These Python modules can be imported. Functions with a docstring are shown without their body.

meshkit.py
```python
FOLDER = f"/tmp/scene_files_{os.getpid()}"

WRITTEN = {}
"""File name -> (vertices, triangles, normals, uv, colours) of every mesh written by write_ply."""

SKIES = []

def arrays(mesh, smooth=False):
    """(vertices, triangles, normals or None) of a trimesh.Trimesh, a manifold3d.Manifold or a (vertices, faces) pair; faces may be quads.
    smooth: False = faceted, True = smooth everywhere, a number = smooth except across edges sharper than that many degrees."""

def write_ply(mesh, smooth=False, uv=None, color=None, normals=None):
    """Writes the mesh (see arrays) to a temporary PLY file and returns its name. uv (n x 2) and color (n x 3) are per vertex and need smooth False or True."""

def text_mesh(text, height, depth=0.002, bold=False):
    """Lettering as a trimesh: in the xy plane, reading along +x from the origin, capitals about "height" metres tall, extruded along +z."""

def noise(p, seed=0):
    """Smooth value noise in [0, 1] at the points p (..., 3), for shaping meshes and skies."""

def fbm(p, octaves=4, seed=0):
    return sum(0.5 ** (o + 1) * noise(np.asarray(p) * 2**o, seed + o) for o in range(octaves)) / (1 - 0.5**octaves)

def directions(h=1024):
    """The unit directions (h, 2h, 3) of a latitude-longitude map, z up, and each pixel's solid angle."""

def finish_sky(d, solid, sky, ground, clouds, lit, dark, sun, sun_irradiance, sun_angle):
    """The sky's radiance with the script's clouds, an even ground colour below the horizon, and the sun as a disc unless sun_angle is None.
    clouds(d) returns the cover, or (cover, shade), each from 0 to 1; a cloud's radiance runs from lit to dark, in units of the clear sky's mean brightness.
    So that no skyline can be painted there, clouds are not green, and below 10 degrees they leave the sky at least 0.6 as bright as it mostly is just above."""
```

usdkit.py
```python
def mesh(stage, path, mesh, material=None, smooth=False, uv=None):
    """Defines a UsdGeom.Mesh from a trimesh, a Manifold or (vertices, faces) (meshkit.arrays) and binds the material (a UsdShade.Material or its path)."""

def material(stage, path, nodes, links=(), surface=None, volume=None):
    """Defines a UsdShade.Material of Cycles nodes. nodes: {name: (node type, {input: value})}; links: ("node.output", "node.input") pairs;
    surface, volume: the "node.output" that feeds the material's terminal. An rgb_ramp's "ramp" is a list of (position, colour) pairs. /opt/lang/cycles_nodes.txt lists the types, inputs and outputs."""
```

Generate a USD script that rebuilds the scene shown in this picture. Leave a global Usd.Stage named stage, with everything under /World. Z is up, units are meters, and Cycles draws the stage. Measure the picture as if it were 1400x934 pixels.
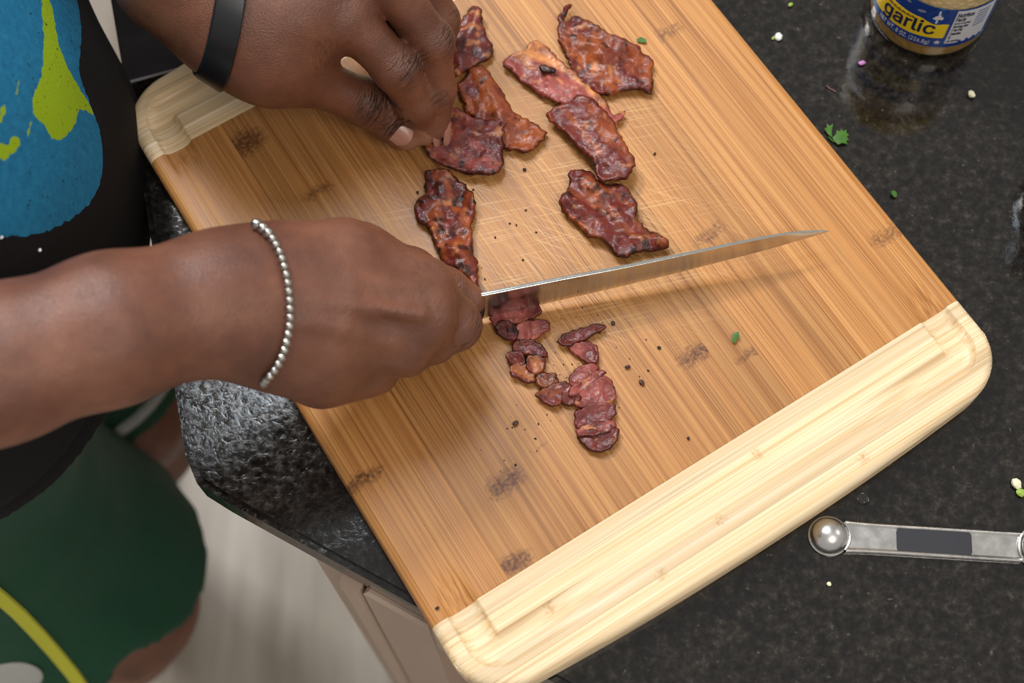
import math, random
import numpy as np, trimesh, usdkit
import manifold3d as m3
from meshkit import noise, fbm, text_mesh
from scipy.spatial import Delaunay, cKDTree
from shapely.geometry import Polygon, Point
from shapely import contains_xy
from pxr import Usd, UsdGeom, UsdLux, UsdShade, Gf, Sdf, Vt

stage = Usd.Stage.CreateInMemory()
UsdGeom.SetStageUpAxis(stage, UsdGeom.Tokens.z)
UsdGeom.SetStageMetersPerUnit(stage, 1.0)
WORLD = UsdGeom.Xform.Define(stage, '/World')
UsdGeom.Scope.Define(stage, '/World/Looks')
rng = np.random.default_rng(7)

# ------------------------------------------------------------------ camera
F = 1944.0                      # focal length in pixels of the 1400 px frame
ZB = 0.93                       # top of the cutting board
ZC = ZB - 0.019                 # top of the granite
BW = 0.305                      # width of the board
_up = -np.array([0.01610566, 0.37516882, 0.92681658]); _up /= np.linalg.norm(_up)
_X = np.array([1.0, 0, 0]); _X -= _up * (_X @ _up); _X /= np.linalg.norm(_X)
_Y = np.cross(_up, _X)
M = np.stack([_X, _Y, _up])     # world = M @ camera (x right, y down, z forward)
CAM = np.array([0, 0, ZB + 2.12624638 * BW])

cam = UsdGeom.Camera.Define(stage, '/World/camera')
R = np.stack([M[:, 0], -M[:, 1], -M[:, 2]], 1)
mat = np.eye(4); mat[:3, :3] = R.T; mat[3, :3] = CAM
cam.AddTransformOp().Set(Gf.Matrix4d(mat.tolist()))
cam.CreateHorizontalApertureAttr(36.0); cam.CreateVerticalApertureAttr(36.0 * 934 / 1400)
cam.CreateFocalLengthAttr(36.0 * F / 1400)
cam.CreateClippingRangeAttr(Gf.Vec2f(0.01, 100))
cam.CreateFStopAttr(5.6); cam.CreateFocusDistanceAttr(0.70)
cam.GetPrim().CreateAttribute('exposure', Sdf.ValueTypeNames.Float).Set(-0.12)

# ------------------------------------------------------------------ light
dome = UsdLux.DomeLight.Define(stage, '/World/room_light')
dome.CreateColorAttr(Gf.Vec3f(1.0, 0.97, 0.93)); dome.CreateIntensityAttr(0.17)

def rect_light(name, pos, w, h, power, color, turn=0):
    L = UsdLux.RectLight.Define(stage, '/World/' + name)
    L.CreateWidthAttr(w); L.CreateHeightAttr(h); L.CreateIntensityAttr(power); L.CreateColorAttr(Gf.Vec3f(*color))
    p = np.array(pos, float)
    z = np.array([0, 0, 1.0]); t = math.radians(turn); x = np.array([math.cos(t), math.sin(t), 0]); y = np.cross(z, x)
    m = np.eye(4); m[0, :3], m[1, :3], m[2, :3], m[3, :3] = x, y, z, p
    L.AddTransformOp().Set(Gf.Matrix4d(m.tolist()))
    return L

rect_light('ceiling_light_panel', (-0.21, 1.02, 2.45), 0.36, 0.66, 22.0, (0.82, 0.91, 1.0))
rect_light('ceiling_lamp', (-0.74, 1.30, 2.40), 0.34, 0.34, 78.0, (1.0, 0.97, 0.93), turn=45)
rect_light('ceiling_lamp_001', (0.55, -0.55, 2.45), 0.52, 0.52, 13.0, (1.0, 0.95, 0.88), turn=45)  # unseen camera-side fill, added to brighten the jar and the board
rect_light('ceiling_lamp_002', (1.75, 0.75, 2.45), 0.40, 0.40, 12.0, (1.0, 0.95, 0.88), turn=45)

# ------------------------------------------------------------------ helpers
def ray(px, py):
    return M @ np.array([(px - 700) / F, (py - 467) / F, 1.0])
def P(px, py, z):
    d = ray(px, py); return CAM + d * ((z - CAM[2]) / d[2])
def H(px, py, mm):              # a point mm millimetres above the board
    return P(px, py, ZB + mm / 1000.0)
def S(r, g, b):
    c = np.array([r, g, b]) / 255.0
    return tuple(np.where(c <= 0.04045, c / 12.92, ((c + 0.055) / 1.055) ** 2.4))

USED = {}
def numbered(parent, name):
    k = (parent, name); n = USED.get(k, -1) + 1; USED[k] = n
    return name if n == 0 else f'{name}_{n:03d}'
def tag(prim, label=None, cat=None, group=None, kind=None):
    p = prim.GetPrim()
    for k, v in (('label', label), ('category', cat), ('group', group), ('kind', kind)):
        if v: p.SetCustomDataByKey(k, v)
    return prim
def thing(name, label, cat, loc=(0, 0, 0), rotz=0, group=None, kind=None):
    x = UsdGeom.Xform.Define(stage, '/World/' + numbered('/World', name))
    if any(loc) or rotz:
        x.AddTranslateOp().Set(Gf.Vec3d(*map(float, loc))); x.AddRotateZOp().Set(float(math.degrees(rotz)))
    return tag(x, label, cat, group, kind)
def obj(name, mesh, m, parent=None, smooth=30, attrs=None, label=None, cat=None, group=None, kind=None):
    base = '/World' if parent is None else str(parent.GetPrim().GetPath())
    if attrs: smooth = True
    o = usdkit.mesh(stage, base + '/' + numbered(base, name), mesh, m, smooth=smooth)
    for k, v in (attrs or {}).items():
        v = np.asarray(v, np.float32)
        if v.ndim == 1:
            UsdGeom.PrimvarsAPI(o).CreatePrimvar(k, Sdf.ValueTypeNames.FloatArray, 'vertex').Set(Vt.FloatArray.FromNumpy(v))
        else:
            UsdGeom.PrimvarsAPI(o).CreatePrimvar(k, Sdf.ValueTypeNames.Float3Array, 'vertex').Set(Vt.Vec3fArray.FromNumpy(v))
    return tag(o, label, cat, group, kind)
def mk(name, nodes, links=(), surface='p.BSDF', volume=None):
    return usdkit.material(stage, '/World/Looks/' + name, nodes, links, surface=surface, volume=volume)
def plain(name, color, rough=0.5, metal=0.0, **kw):
    return mk(name, {'p': ('principled_bsdf', {'base_color': color, 'roughness': rough, 'metallic': metal, **kw})})
def box(x0, x1, y0, y1, z0, z1, ch=0.002):
    c = m3.Manifold.batch_hull([m3.Manifold.cube([x1 - x0 - 2 * (ch if k != 0 else 0), y1 - y0 - 2 * (ch if k != 1 else 0), z1 - z0 - 2 * (ch if k != 2 else 0)], True) for k in range(3)])
    return c.translate([(x0 + x1) / 2, (y0 + y1) / 2, (z0 + z1) / 2])
def prism(poly, z0, z1, ch=0.003):
    """A polygon (list of x, y) extruded from z0 to z1 with a small chamfer at top and bottom."""
    cs = m3.CrossSection([np.asarray(poly, float)])
    if cs.area() < 0: cs = m3.CrossSection([np.asarray(poly, float)[::-1]])
    a = m3.Manifold.extrude(cs, z1 - z0 - 2 * ch).translate([0, 0, z0 + ch])
    b = m3.Manifold.extrude(cs.offset(-ch, m3.JoinType.Miter), z1 - z0).translate([0, 0, z0])
    return m3.Manifold.batch_hull([a, b]) if Polygon(poly).convex_hull.area - Polygon(poly).area < 1e-9 else a + b
def tri(v, f):
    return trimesh.Trimesh(np.asarray(v, float), np.asarray(f, int), process=False)
def grid_faces(n, m, wrap=False):
    i, j = np.meshgrid(np.arange(n - 1), np.arange(m if wrap else m - 1), indexing='ij')
    a = i * m + j; b = i * m + (j + 1) % m; c = (i + 1) * m + (j + 1) % m; d = (i + 1) * m + j
    return np.vstack([np.stack([a, b, c], -1).reshape(-1, 3), np.stack([a, c, d], -1).reshape(-1, 3)])
def chaikin(p, n=2, closed=True):
    p = np.asarray(p, float)
    for _ in range(n):
        q = np.roll(p, -1, 0) if closed else p[1:]
        a = p if closed else p[:-1]
        new = np.stack([0.75 * a + 0.25 * q, 0.25 * a + 0.75 * q], 1).reshape(-1, p.shape[1])
        p = new if closed else np.vstack([p[:1], new, p[-1:]])
    return p
def resample(p, step, closed=True):
    q = np.vstack([p, p[:1]]) if closed else p
    d = np.r_[0, np.cumsum(np.linalg.norm(np.diff(q, axis=0), axis=1))]
    n = max(6, int(round(d[-1] / step)))
    t = np.linspace(0, d[-1], n + (0 if closed else 1), endpoint=not closed)
    return np.stack([np.interp(t, d, q[:, k]) for k in range(q.shape[1])], 1)
def tube(path, r, n=10, closed=False):
    path = np.asarray(path, float); r = np.broadcast_to(r, len(path))
    t = np.gradient(path, axis=0) if not closed else np.roll(path, -1, 0) - np.roll(path, 1, 0)
    t /= np.linalg.norm(t, axis=1, keepdims=True)
    u = np.cross(t[0], [0.31, 0.2, 0.93]); u /= np.linalg.norm(u); V = []
    for p, tt, rr in zip(path, t, r):
        u = u - tt * (u @ tt); u /= np.linalg.norm(u); w = np.cross(tt, u)
        a = np.arange(n) * 2 * np.pi / n
        V.append(p + rr * (np.cos(a)[:, None] * u + np.sin(a)[:, None] * w))
    v = np.vstack(V); k = len(path)
    if closed:
        v2 = np.vstack([v, v[:n]]); return trimesh.Trimesh(v2, grid_faces(k + 1, n, True), process=True)
    f = grid_faces(k, n, True); v = np.vstack([v, path[:1], path[-1:]])
    a = np.arange(n); b = (a + 1) % n
    f = np.vstack([f, np.stack([np.full(n, k * n), b, a], 1), np.stack([np.full(n, k * n + 1), (k - 1) * n + a, (k - 1) * n + b], 1)])
    return tri(v, f)

# ------------------------------------------------------------------ materials
def wood(name, lo, mid, hi, streak, axis, rough, dark, bumpd=0.00025, cut=False, line=0.62):
    """Bamboo: fibres along the axis, each piece with its own tone (primvar tone) and nodes (primvar node), cut marks where worn."""
    sc = (streak, 3.0, streak) if axis == 1 else (3.0, streak, streak)
    sf = (streak * 4.2, 7.0, streak) if axis == 1 else (7.0, streak * 4.2, streak)
    n = {'tc': ('texture_coordinate', {}), 'to': ('attribute', {'attribute': 'tone'}), 'no': ('attribute', {'attribute': 'node'}),
         'sh': ('combine_xyz', {}), 'tm': ('math', {'math_type': 'multiply', 'value2': 3.7}),
         'ad': ('vector_math', {'math_type': 'add'}),
         'm1': ('mapping', {'scale': sc}), 'n1': ('noise_texture', {'scale': 1.0, 'detail': 3.0, 'roughness': 0.6}),
         'm2': ('mapping', {'scale': sf}), 'n2': ('noise_texture', {'scale': 1.0, 'detail': 2.0, 'roughness': 0.5}),
         'r1': ('rgb_ramp', {'ramp': [(0.28, lo), (0.5, mid), (0.72, hi)]}),
         'r2': ('rgb_ramp', {'ramp': [(0.34, (0.42, 0.34, 0.27)), (0.43, (0.80, 0.75, 0.70)), (0.50, (1, 1, 1)), (0.60, (1.05, 1.04, 1.03)), (0.70, (1.22, 1.2, 1.16))]}),
         'mu': ('mix_color', {'blend_type': 'multiply', 'fac': line, 'use_clamp': False}),
         't1': ('map_range', {'from_min': 0.0, 'from_max': 1.0, 'to_min': 0.58, 'to_max': 1.24}),
         'tv': ('hsv', {'saturation': 1.0, 'hue': 0.5}),
         'nd': ('noise_texture', {'scale': 520.0, 'detail': 2.0}), 'ns': ('math', {'math_type': 'multiply'}), 'nr': ('map_range', {'from_min': 0.19, 'from_max': 0.56, 'to_min': 0.0, 'to_max': 1.0, 'clamp': True}),
         'nm': ('mix_color', {'b': dark}),
         'b': ('bump', {'strength': 0.35, 'distance': bumpd}),
         'rr': ('map_range', {'from_min': 0.3, 'from_max': 0.7, 'to_min': rough - 0.07, 'to_max': rough + 0.1}),
         'p': ('principled_bsdf', {'specular_ior_level': 0.4})}
    l = [('to.fac', 'tm.value1'), ('tm.value', 'sh.x'), ('tm.value', 'sh.y'), ('tc.object', 'ad.vector1'), ('sh.vector', 'ad.vector2'),
         ('ad.vector', 'm1.vector'), ('ad.vector', 'm2.vector'), ('m1.vector', 'n1.vector'), ('m2.vector', 'n2.vector'),
         ('n1.fac', 'r1.fac'), ('n2.fac', 'r2.fac'), ('r1.color', 'mu.a'), ('r2.color', 'mu.b'),
         ('to.fac', 't1.value'), ('t1.result', 'tv.value'), ('mu.result', 'tv.color'),
         ('tc.object', 'nd.vector'), ('nd.fac', 'ns.value1'), ('no.fac', 'ns.value2'), ('ns.value', 'nr.value'), ('nr.result', 'nm.fac'), ('tv.color', 'nm.a'),
         ('n2.fac', 'b.height'), ('b.normal', 'p.normal'), ('n1.fac', 'rr.value'), ('rr.result', 'p.roughness')]
    last = 'nm.result'
    if cut:
        n['we'] = ('attribute', {'attribute': 'wear'})
        for k, (rz, sx) in enumerate(((0.95, 900.0), (0.35, 700.0), (1.45, 800.0))):
            n[f'v{k}'] = ('vector_rotate', {'rotate_type': 'z_axis', 'angle': rz})
            n[f'c{k}'] = ('mapping', {'scale': (22.0, sx * 1.6, 1.0)})
            n[f'q{k}'] = ('noise_texture', {'scale': 1.0, 'detail': 0.0})
            n[f'g{k}'] = ('map_range', {'from_min': 0.66, 'from_max': 0.76, 'to_min': 0.0, 'to_max': 0.42, 'clamp': True})
            n[f'x{k}'] = ('math', {'math_type': 'multiply'})
            n[f'y{k}'] = ('mix_color', {'b': S(226, 186, 128)})
            l += [('tc.object', f'v{k}.vector'), (f'v{k}.vector', f'c{k}.vector'), (f'c{k}.vector', f'q{k}.vector'), (f'q{k}.fac', f'g{k}.value'),
                  (f'g{k}.result', f'x{k}.value1'), ('we.fac', f'x{k}.value2'), (f'x{k}.value', f'y{k}.fac'), (last, f'y{k}.a')]
            last = f'y{k}.result'
    l.append((last, 'p.base_color'))
    return mk(name, n, l)

M_plank = wood('bamboo_dark', S(160, 103, 52), S(190, 131, 72), S(208, 153, 92), 420.0, 1, 0.42, S(96, 56, 30), cut=True)
M_strip = wood('bamboo_light', S(222, 186, 136), S(238, 209, 166), S(248, 229, 194), 300.0, 0, 0.40, S(180, 125, 62), line=0.34)

M_granite = mk('granite_black', {
    'g': ('geometry', {}), 'v1': ('voronoi_texture', {'scale': 210.0, 'randomness': 1.0}), 'n1': ('noise_texture', {'scale': 240.0, 'detail': 4.0, 'roughness': 0.68}),
    'n2': ('noise_texture', {'scale': 330.0, 'detail': 3.0}), 'n3': ('noise_texture', {'scale': 28.0, 'detail': 3.0}),
    'r1': ('rgb_ramp', {'ramp': [(0.36, S(15, 13, 11)), (0.50, S(28, 25, 22)), (0.60, S(40, 36, 32)), (0.76, S(68, 62, 56))]}),
    'r2': ('rgb_ramp', {'ramp': [(0.68, (0, 0, 0)), (0.82, S(110, 104, 97))]}),
    'a': ('mix_color', {'blend_type': 'add', 'fac': 0.7}),
    'rr': ('map_range', {'from_min': 0.35, 'from_max': 0.65, 'to_min': 0.03, 'to_max': 0.11}),
    'nb': ('noise_texture', {'scale': 260.0, 'detail': 3.0, 'roughness': 0.6}),
    'b': ('bump', {'strength': 0.12, 'distance': 0.0005}),
    # a wiped, half-dried smear of water near the corner: patches of rougher polish
    'sd': ('vector_math', {'math_type': 'distance', 'vector2': (-0.130, 0.235, ZC)}), 'sm': ('map_range', {'from_min': 0.045, 'from_max': 0.10, 'to_min': 1.0, 'to_max': 0.0, 'clamp': True}),
    'sn': ('noise_texture', {'scale': 260.0, 'detail': 4.0, 'roughness': 0.65, 'distortion': 0.5}), 'sr': ('map_range', {'from_min': 0.38, 'from_max': 0.62, 'to_min': 0.0, 'to_max': 0.14, 'clamp': True}), 'sb': ('math', {'math_type': 'multiply'}), 'b2': ('bump', {'strength': 0.38, 'distance': 0.0006}), 'sx': ('math', {'math_type': 'multiply'}), 'ra': ('math', {'math_type': 'add'}),
    'p': ('principled_bsdf', {'specular_ior_level': 0.55})},
    [('g.position', 'v1.vector'), ('g.position', 'n1.vector'), ('g.position', 'n2.vector'), ('g.position', 'n3.vector'), ('g.position', 'nb.vector'),
     ('n1.fac', 'r1.fac'), ('n2.fac', 'r2.fac'), ('r1.color', 'a.a'), ('r2.color', 'a.b'), ('a.result', 'p.base_color'),
     ('nb.fac', 'rr.value'), ('rr.result', 'ra.value1'), ('g.position', 'sd.vector1'), ('sd.value', 'sm.value'), ('g.position', 'sn.vector'), ('sn.fac', 'sr.value'), ('sm.result', 'sx.value1'), ('sr.result', 'sx.value2'), ('sx.value', 'ra.value2'), ('ra.value', 'p.roughness'), ('nb.fac', 'b.height'), ('sn.fac', 'sb.value1'), ('sm.result', 'sb.value2'), ('sb.value', 'b2.height'), ('b.normal', 'b2.normal'), ('b2.normal', 'p.normal')])
M_slate = mk('slab_charcoal', {
    'g': ('geometry', {}), 'm': ('mapping', {'rotation': (0, 0, 0.7), 'scale': (9, 26, 9)}), 'n1': ('noise_texture', {'scale': 1.0, 'detail': 4.0, 'distortion': 1.0}),
    'r1': ('rgb_ramp', {'ramp': [(0.3, S(32, 32, 34)), (0.7, S(66, 65, 67))]}), 'b': ('bump', {'strength': 0.2, 'distance': 0.001}),
    'p': ('principled_bsdf', {'roughness': 0.33})},
    [('g.position', 'm.vector'), ('m.vector', 'n1.vector'), ('n1.fac', 'r1.fac'), ('r1.color', 'p.base_color'), ('n1.fac', 'b.height'), ('b.normal', 'p.normal')])
M_caulk = plain('caulk_grey', S(150, 150, 152), 0.6)
M_floor = mk('floor_streaked', {
    'g': ('geometry', {}), 'm': ('mapping', {'rotation': (0, 0, -0.5), 'scale': (16, 1.6, 1)}), 'n1': ('noise_texture', {'scale': 1.0, 'detail': 4.0, 'roughness': 0.6}),
    'r1': ('rgb_ramp', {'ramp': [(0.3, S(134, 123, 109)), (0.5, S(166, 156, 143)), (0.7, S(196, 188, 177))]}), 'p': ('principled_bsdf', {'roughness': 0.4})},
    [('g.position', 'm.vector'), ('m.vector', 'n1.vector'), ('n1.fac', 'r1.fac'), ('r1.color', 'p.base_color')])
M_cab = plain('cabinet_paint', S(184, 160, 142), 0.42)

def skin_mat():
    n = {'g': ('geometry', {}), 'k': ('attribute', {'attribute': 'crease_and_shade'}), 'ax': ('attribute', {'attribute': 'axial'}), 'pl': ('attribute', {'attribute': 'pale'}),
         'n1': ('noise_texture', {'scale': 34.0, 'detail': 4.0, 'roughness': 0.6}), 'n2': ('noise_texture', {'scale': 900.0, 'detail': 2.0}),
         'v': ('voronoi_texture', {'scale': 1300.0}),
         'r1': ('rgb_ramp', {'ramp': [(0.3, S(92, 54, 38)), (0.5, S(112, 68, 49)), (0.7, S(131, 83, 61))]}),
         'cx': ('combine_xyz', {}), 'am': ('math', {'math_type': 'multiply', 'value2': 720.0}), 'pz': ('vector_math', {'math_type': 'scale', 'scale': 150.0}), 'av': ('vector_math', {'math_type': 'add'}),
         'nw': ('noise_texture', {'scale': 1.0, 'detail': 2.0}),
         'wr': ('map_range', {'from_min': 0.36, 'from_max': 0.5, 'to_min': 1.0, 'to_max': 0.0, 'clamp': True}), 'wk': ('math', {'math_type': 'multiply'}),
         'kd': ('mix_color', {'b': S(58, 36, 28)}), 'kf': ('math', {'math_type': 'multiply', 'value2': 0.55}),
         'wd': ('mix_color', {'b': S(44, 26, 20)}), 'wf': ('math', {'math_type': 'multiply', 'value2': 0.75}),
         'pm': ('mix_color', {'b': S(190, 140, 112)}),
         'b1': ('bump', {'strength': 0.5, 'distance': 0.0004}), 'b2': ('bump', {'strength': 0.9, 'distance': 0.0012, 'invert': True}),
         'p': ('principled_bsdf', {'roughness': 0.42, 'specular_ior_level': 0.55, 'subsurface_weight': 0.06, 'subsurface_radius': (1, 0.35, 0.2), 'subsurface_scale': 0.004})}
    l = [('g.position', 'n1.vector'), ('g.position', 'n2.vector'), ('g.position', 'v.vector'), ('n1.fac', 'r1.fac'),
         ('ax.fac', 'am.value1'), ('am.value', 'cx.x'), ('g.position', 'pz.vector1'), ('pz.vector', 'av.vector1'), ('cx.vector', 'av.vector2'), ('av.vector', 'nw.vector'),
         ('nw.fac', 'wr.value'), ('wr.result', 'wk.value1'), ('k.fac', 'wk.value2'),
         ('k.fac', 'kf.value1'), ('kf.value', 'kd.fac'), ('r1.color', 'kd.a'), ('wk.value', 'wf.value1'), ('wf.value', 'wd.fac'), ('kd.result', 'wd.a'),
         ('wd.result', 'pm.a'), ('pl.fac', 'pm.fac'), ('pm.result', 'p.base_color'),
         ('v.distance', 'b1.height'), ('b1.normal', 'b2.normal'), ('wk.value', 'b2.height'), ('b2.normal', 'p.normal')]
    return mk('skin_brown', n, l)
M_skin = skin_mat()
M_nail = plain('nail_pink', S(176, 124, 106), 0.28, specular_ior_level=0.6)
M_band = plain('rubber_black', S(22, 22, 25), 0.36)
M_silver = plain('silver_worn', S(182, 177, 170), 0.22, 1.0)
M_steel = mk('blade_steel', {'tc': ('geometry', {}), 'm': ('mapping', {'scale': (260, 20, 20)}), 'n': ('noise_texture', {'scale': 1.0, 'detail': 2.0}),
    'rr': ('map_range', {'from_min': 0.3, 'from_max': 0.7, 'to_min': 0.16, 'to_max': 0.22}), 'b': ('bump', {'strength': 0.02, 'distance': 0.0002}),
    'p': ('principled_bsdf', {'base_color': S(205, 203, 198), 'metallic': 1.0})},
    [('tc.position', 'm.vector'), ('m.vector', 'n.vector'), ('n.fac', 'rr.value'), ('rr.result', 'p.roughness'), ('n.fac', 'b.height'), ('b.normal', 'p.normal')])
M_spoon = mk('spoon_steel', {'g': ('geometry', {}), 'n': ('noise_texture', {'scale': 160.0, 'detail': 3.0}), 'rr': ('map_range', {'from_min': 0.3, 'from_max': 0.7, 'to_min': 0.2, 'to_max': 0.36}),
    'p': ('principled_bsdf', {'base_color': S(206, 203, 199), 'metallic': 1.0})}, [('g.position', 'n.vector'), ('n.fac', 'rr.value'), ('rr.result', 'p.roughness')])
M_insert = plain('spoon_insert', S(38, 38, 44), 0.5)
M_handle = plain('knife_handle', S(24, 23, 23), 0.4)

M_bacon = mk('bacon_fried', {
    'c': ('attribute', {'attribute': 'pigment'}), 'g': ('geometry', {}), 'n1': ('noise_texture', {'scale': 200.0, 'detail': 4.0, 'roughness': 0.6}),
    'n2': ('noise_texture', {'scale': 520.0, 'detail': 3.0, 'roughness': 0.6}),
    'r': ('rgb_ramp', {'ramp': [(0.28, (0.24, 0.15, 0.12)), (0.38, (0.74, 0.66, 0.62)), (0.52, (1, 1, 1)), (0.72, (1.4, 1.32, 1.2))]}),
    'm': ('mix_color', {'blend_type': 'multiply', 'fac': 0.85, 'use_clamp': False}),
    'rr': ('map_range', {'from_min': 0.35, 'from_max': 0.65, 'to_min': 0.26, 'to_max': 0.50}),
    'b': ('bump', {'strength': 0.45, 'distance': 0.0012}), 'b2': ('bump', {'strength': 0.4, 'distance': 0.0005}),
    'p': ('principled_bsdf', {'specular_ior_level': 0.42})},
    [('g.position', 'n1.vector'), ('g.position', 'n2.vector'), ('n1.fac', 'r.fac'), ('c.color', 'm.a'), ('r.color', 'm.b'), ('m.result', 'p.base_color'),
     ('n2.fac', 'rr.value'), ('rr.result', 'p.roughness'), ('n1.fac', 'b.height'), ('b.normal', 'b2.normal'), ('n2.fac', 'b2.height'), ('b2.normal', 'p.normal')])
M_crumb = plain('crumb_burnt', S(70, 34, 20), 0.5)
M_black_crumb = plain('crumb_black', S(30, 18, 14), 0.6)

def cloth(name, color, color2, sc=900.0, rough=0.85):
    return mk(name, {'g': ('geometry', {}), 'n': ('noise_texture', {'scale': sc, 'detail': 2.0}), 'c': ('mix_color', {'a': color, 'b': color2}),
        'b': ('bump', {'strength': 0.4, 'distance': 0.0006}), 'p': ('principled_bsdf', {'roughness': rough, 'specular_ior_level': 0.3, 'sheen_weight': 0.05})},
        [('g.position', 'n.vector'), ('n.fac', 'c.fac'), ('c.result', 'p.base_color'), ('n.fac', 'b.height'), ('b.normal', 'p.normal')])
M_shirt = mk('shirt_printed', {
    'g': ('geometry', {}), 'bl': ('attribute', {'attribute': 'blue_print'}), 'gr': ('attribute', {'attribute': 'green_print'}),
    'n': ('noise_texture', {'scale': 900.0, 'detail': 2.0}), 'w': ('noise_texture', {'scale': 420.0, 'detail': 3.0, 'roughness': 0.7}), 'e': ('noise_texture', {'scale': 260.0, 'detail': 3.0}),
    'wc': ('math', {'math_type': 'greater_than', 'value2': 0.335}), 'em': ('math', {'math_type': 'multiply_add', 'value2': 0.003, 'value3': -0.0015}),
    'ba': ('math', {'math_type': 'add'}), 'ga': ('math', {'math_type': 'add'}),
    'bs': ('math', {'math_type': 'greater_than', 'value2': 0.0}), 'gs': ('math', {'math_type': 'greater_than', 'value2': 0.0}),
    'bm': ('math', {'math_type': 'multiply'}), 'gm': ('math', {'math_type': 'multiply'}),
    'bt': ('mix_color', {'a': S(22, 92, 132), 'b': S(40, 132, 172)}),
    'c0': ('mix_color', {'a': S(14, 13, 14), 'b': S(24, 22, 24)}), 'c1': ('mix_color', {}), 'c2': ('mix_color', {'b': S(150, 176, 24)}),
    'b': ('bump', {'strength': 0.4, 'distance': 0.0006}), 'p': ('principled_bsdf', {'roughness': 0.85, 'specular_ior_level': 0.25})},
    [('g.position', 'n.vector'), ('g.position', 'w.vector'), ('g.position', 'e.vector'), ('n.fac', 'c0.fac'), ('w.fac', 'wc.value1'), ('e.fac', 'em.value1'), ('e.fac', 'bt.fac'),
     ('bl.fac', 'ba.value1'), ('em.value', 'ba.value2'), ('gr.fac', 'ga.value1'), ('em.value', 'ga.value2'), ('ba.value', 'bs.value1'), ('ga.value', 'gs.value1'),
     ('bs.value', 'bm.value1'), ('wc.value', 'bm.value2'), ('gs.value', 'gm.value1'), ('wc.value', 'gm.value2'),
     ('c0.result', 'c1.a'), ('bt.result', 'c1.b'), ('bm.value', 'c1.fac'), ('c1.result', 'c2.a'), ('gm.value', 'c2.fac'), ('c2.result', 'p.base_color'),
     ('n.fac', 'b.height'), ('b.normal', 'p.normal')])
M_shorts = cloth('shorts_green', S(13, 62, 41), S(20, 75, 50), 700.0, 0.75)
M_stripe = cloth('stripe_yellow', S(190, 190, 50), S(205, 204, 70))
M_white = cloth('trim_white', S(165, 165, 160), S(185, 185, 180))

# ------------------------------------------------------------------ structure: floor, worktop, cabinet
obj('floor', box(-2.5, 2.5, -2.5, 3.0, -0.05, 0.0), M_floor, kind='structure', label='pale streaked wood-look floor below the worktop')

Lt, Lb = P(146, 0, ZC)[:2], P(254, 635, ZC)[:2]
ldir = (Lb - Lt) / np.linalg.norm(Lb - Lt)
Cc, Ce = P(289, 673, ZC)[:2], P(745, 925, ZC)[:2]
bdir = (Ce - Cc) / np.linalg.norm(Ce - Cc)
TH = 0.030
seam = P(171, 115, ZC)[:2]; sdir = P(246, 95, ZC)[:2] - seam; sdir /= np.linalg.norm(sdir)
counter = thing('countertop', 'speckled black granite worktop under the cutting board', 'countertop')
gap = 0.0012
near = [seam, Lb - ldir * 0.006, Lb + (Cc - Lb) * 0.5 + np.array([-0.0015, -0.0015]), Cc + bdir * 0.006, Ce + bdir * 1.1, np.array([1.6, 1.0]), seam + sdir * 2.2]
nrm = np.array([-sdir[1], sdir[0]])
lip = prism([seam + sdir * 0.0035 - nrm * 0.008, seam + sdir * 2.195 - nrm * 0.008, seam + sdir * 2.195, seam + sdir * 0.0035], ZC - TH, ZC, 0.0004)
obj('main_slab', prism(near, ZC - TH, ZC, 0.0035) + lip, M_granite, counter, label='polished black granite slab with fine grey speckles')
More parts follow.
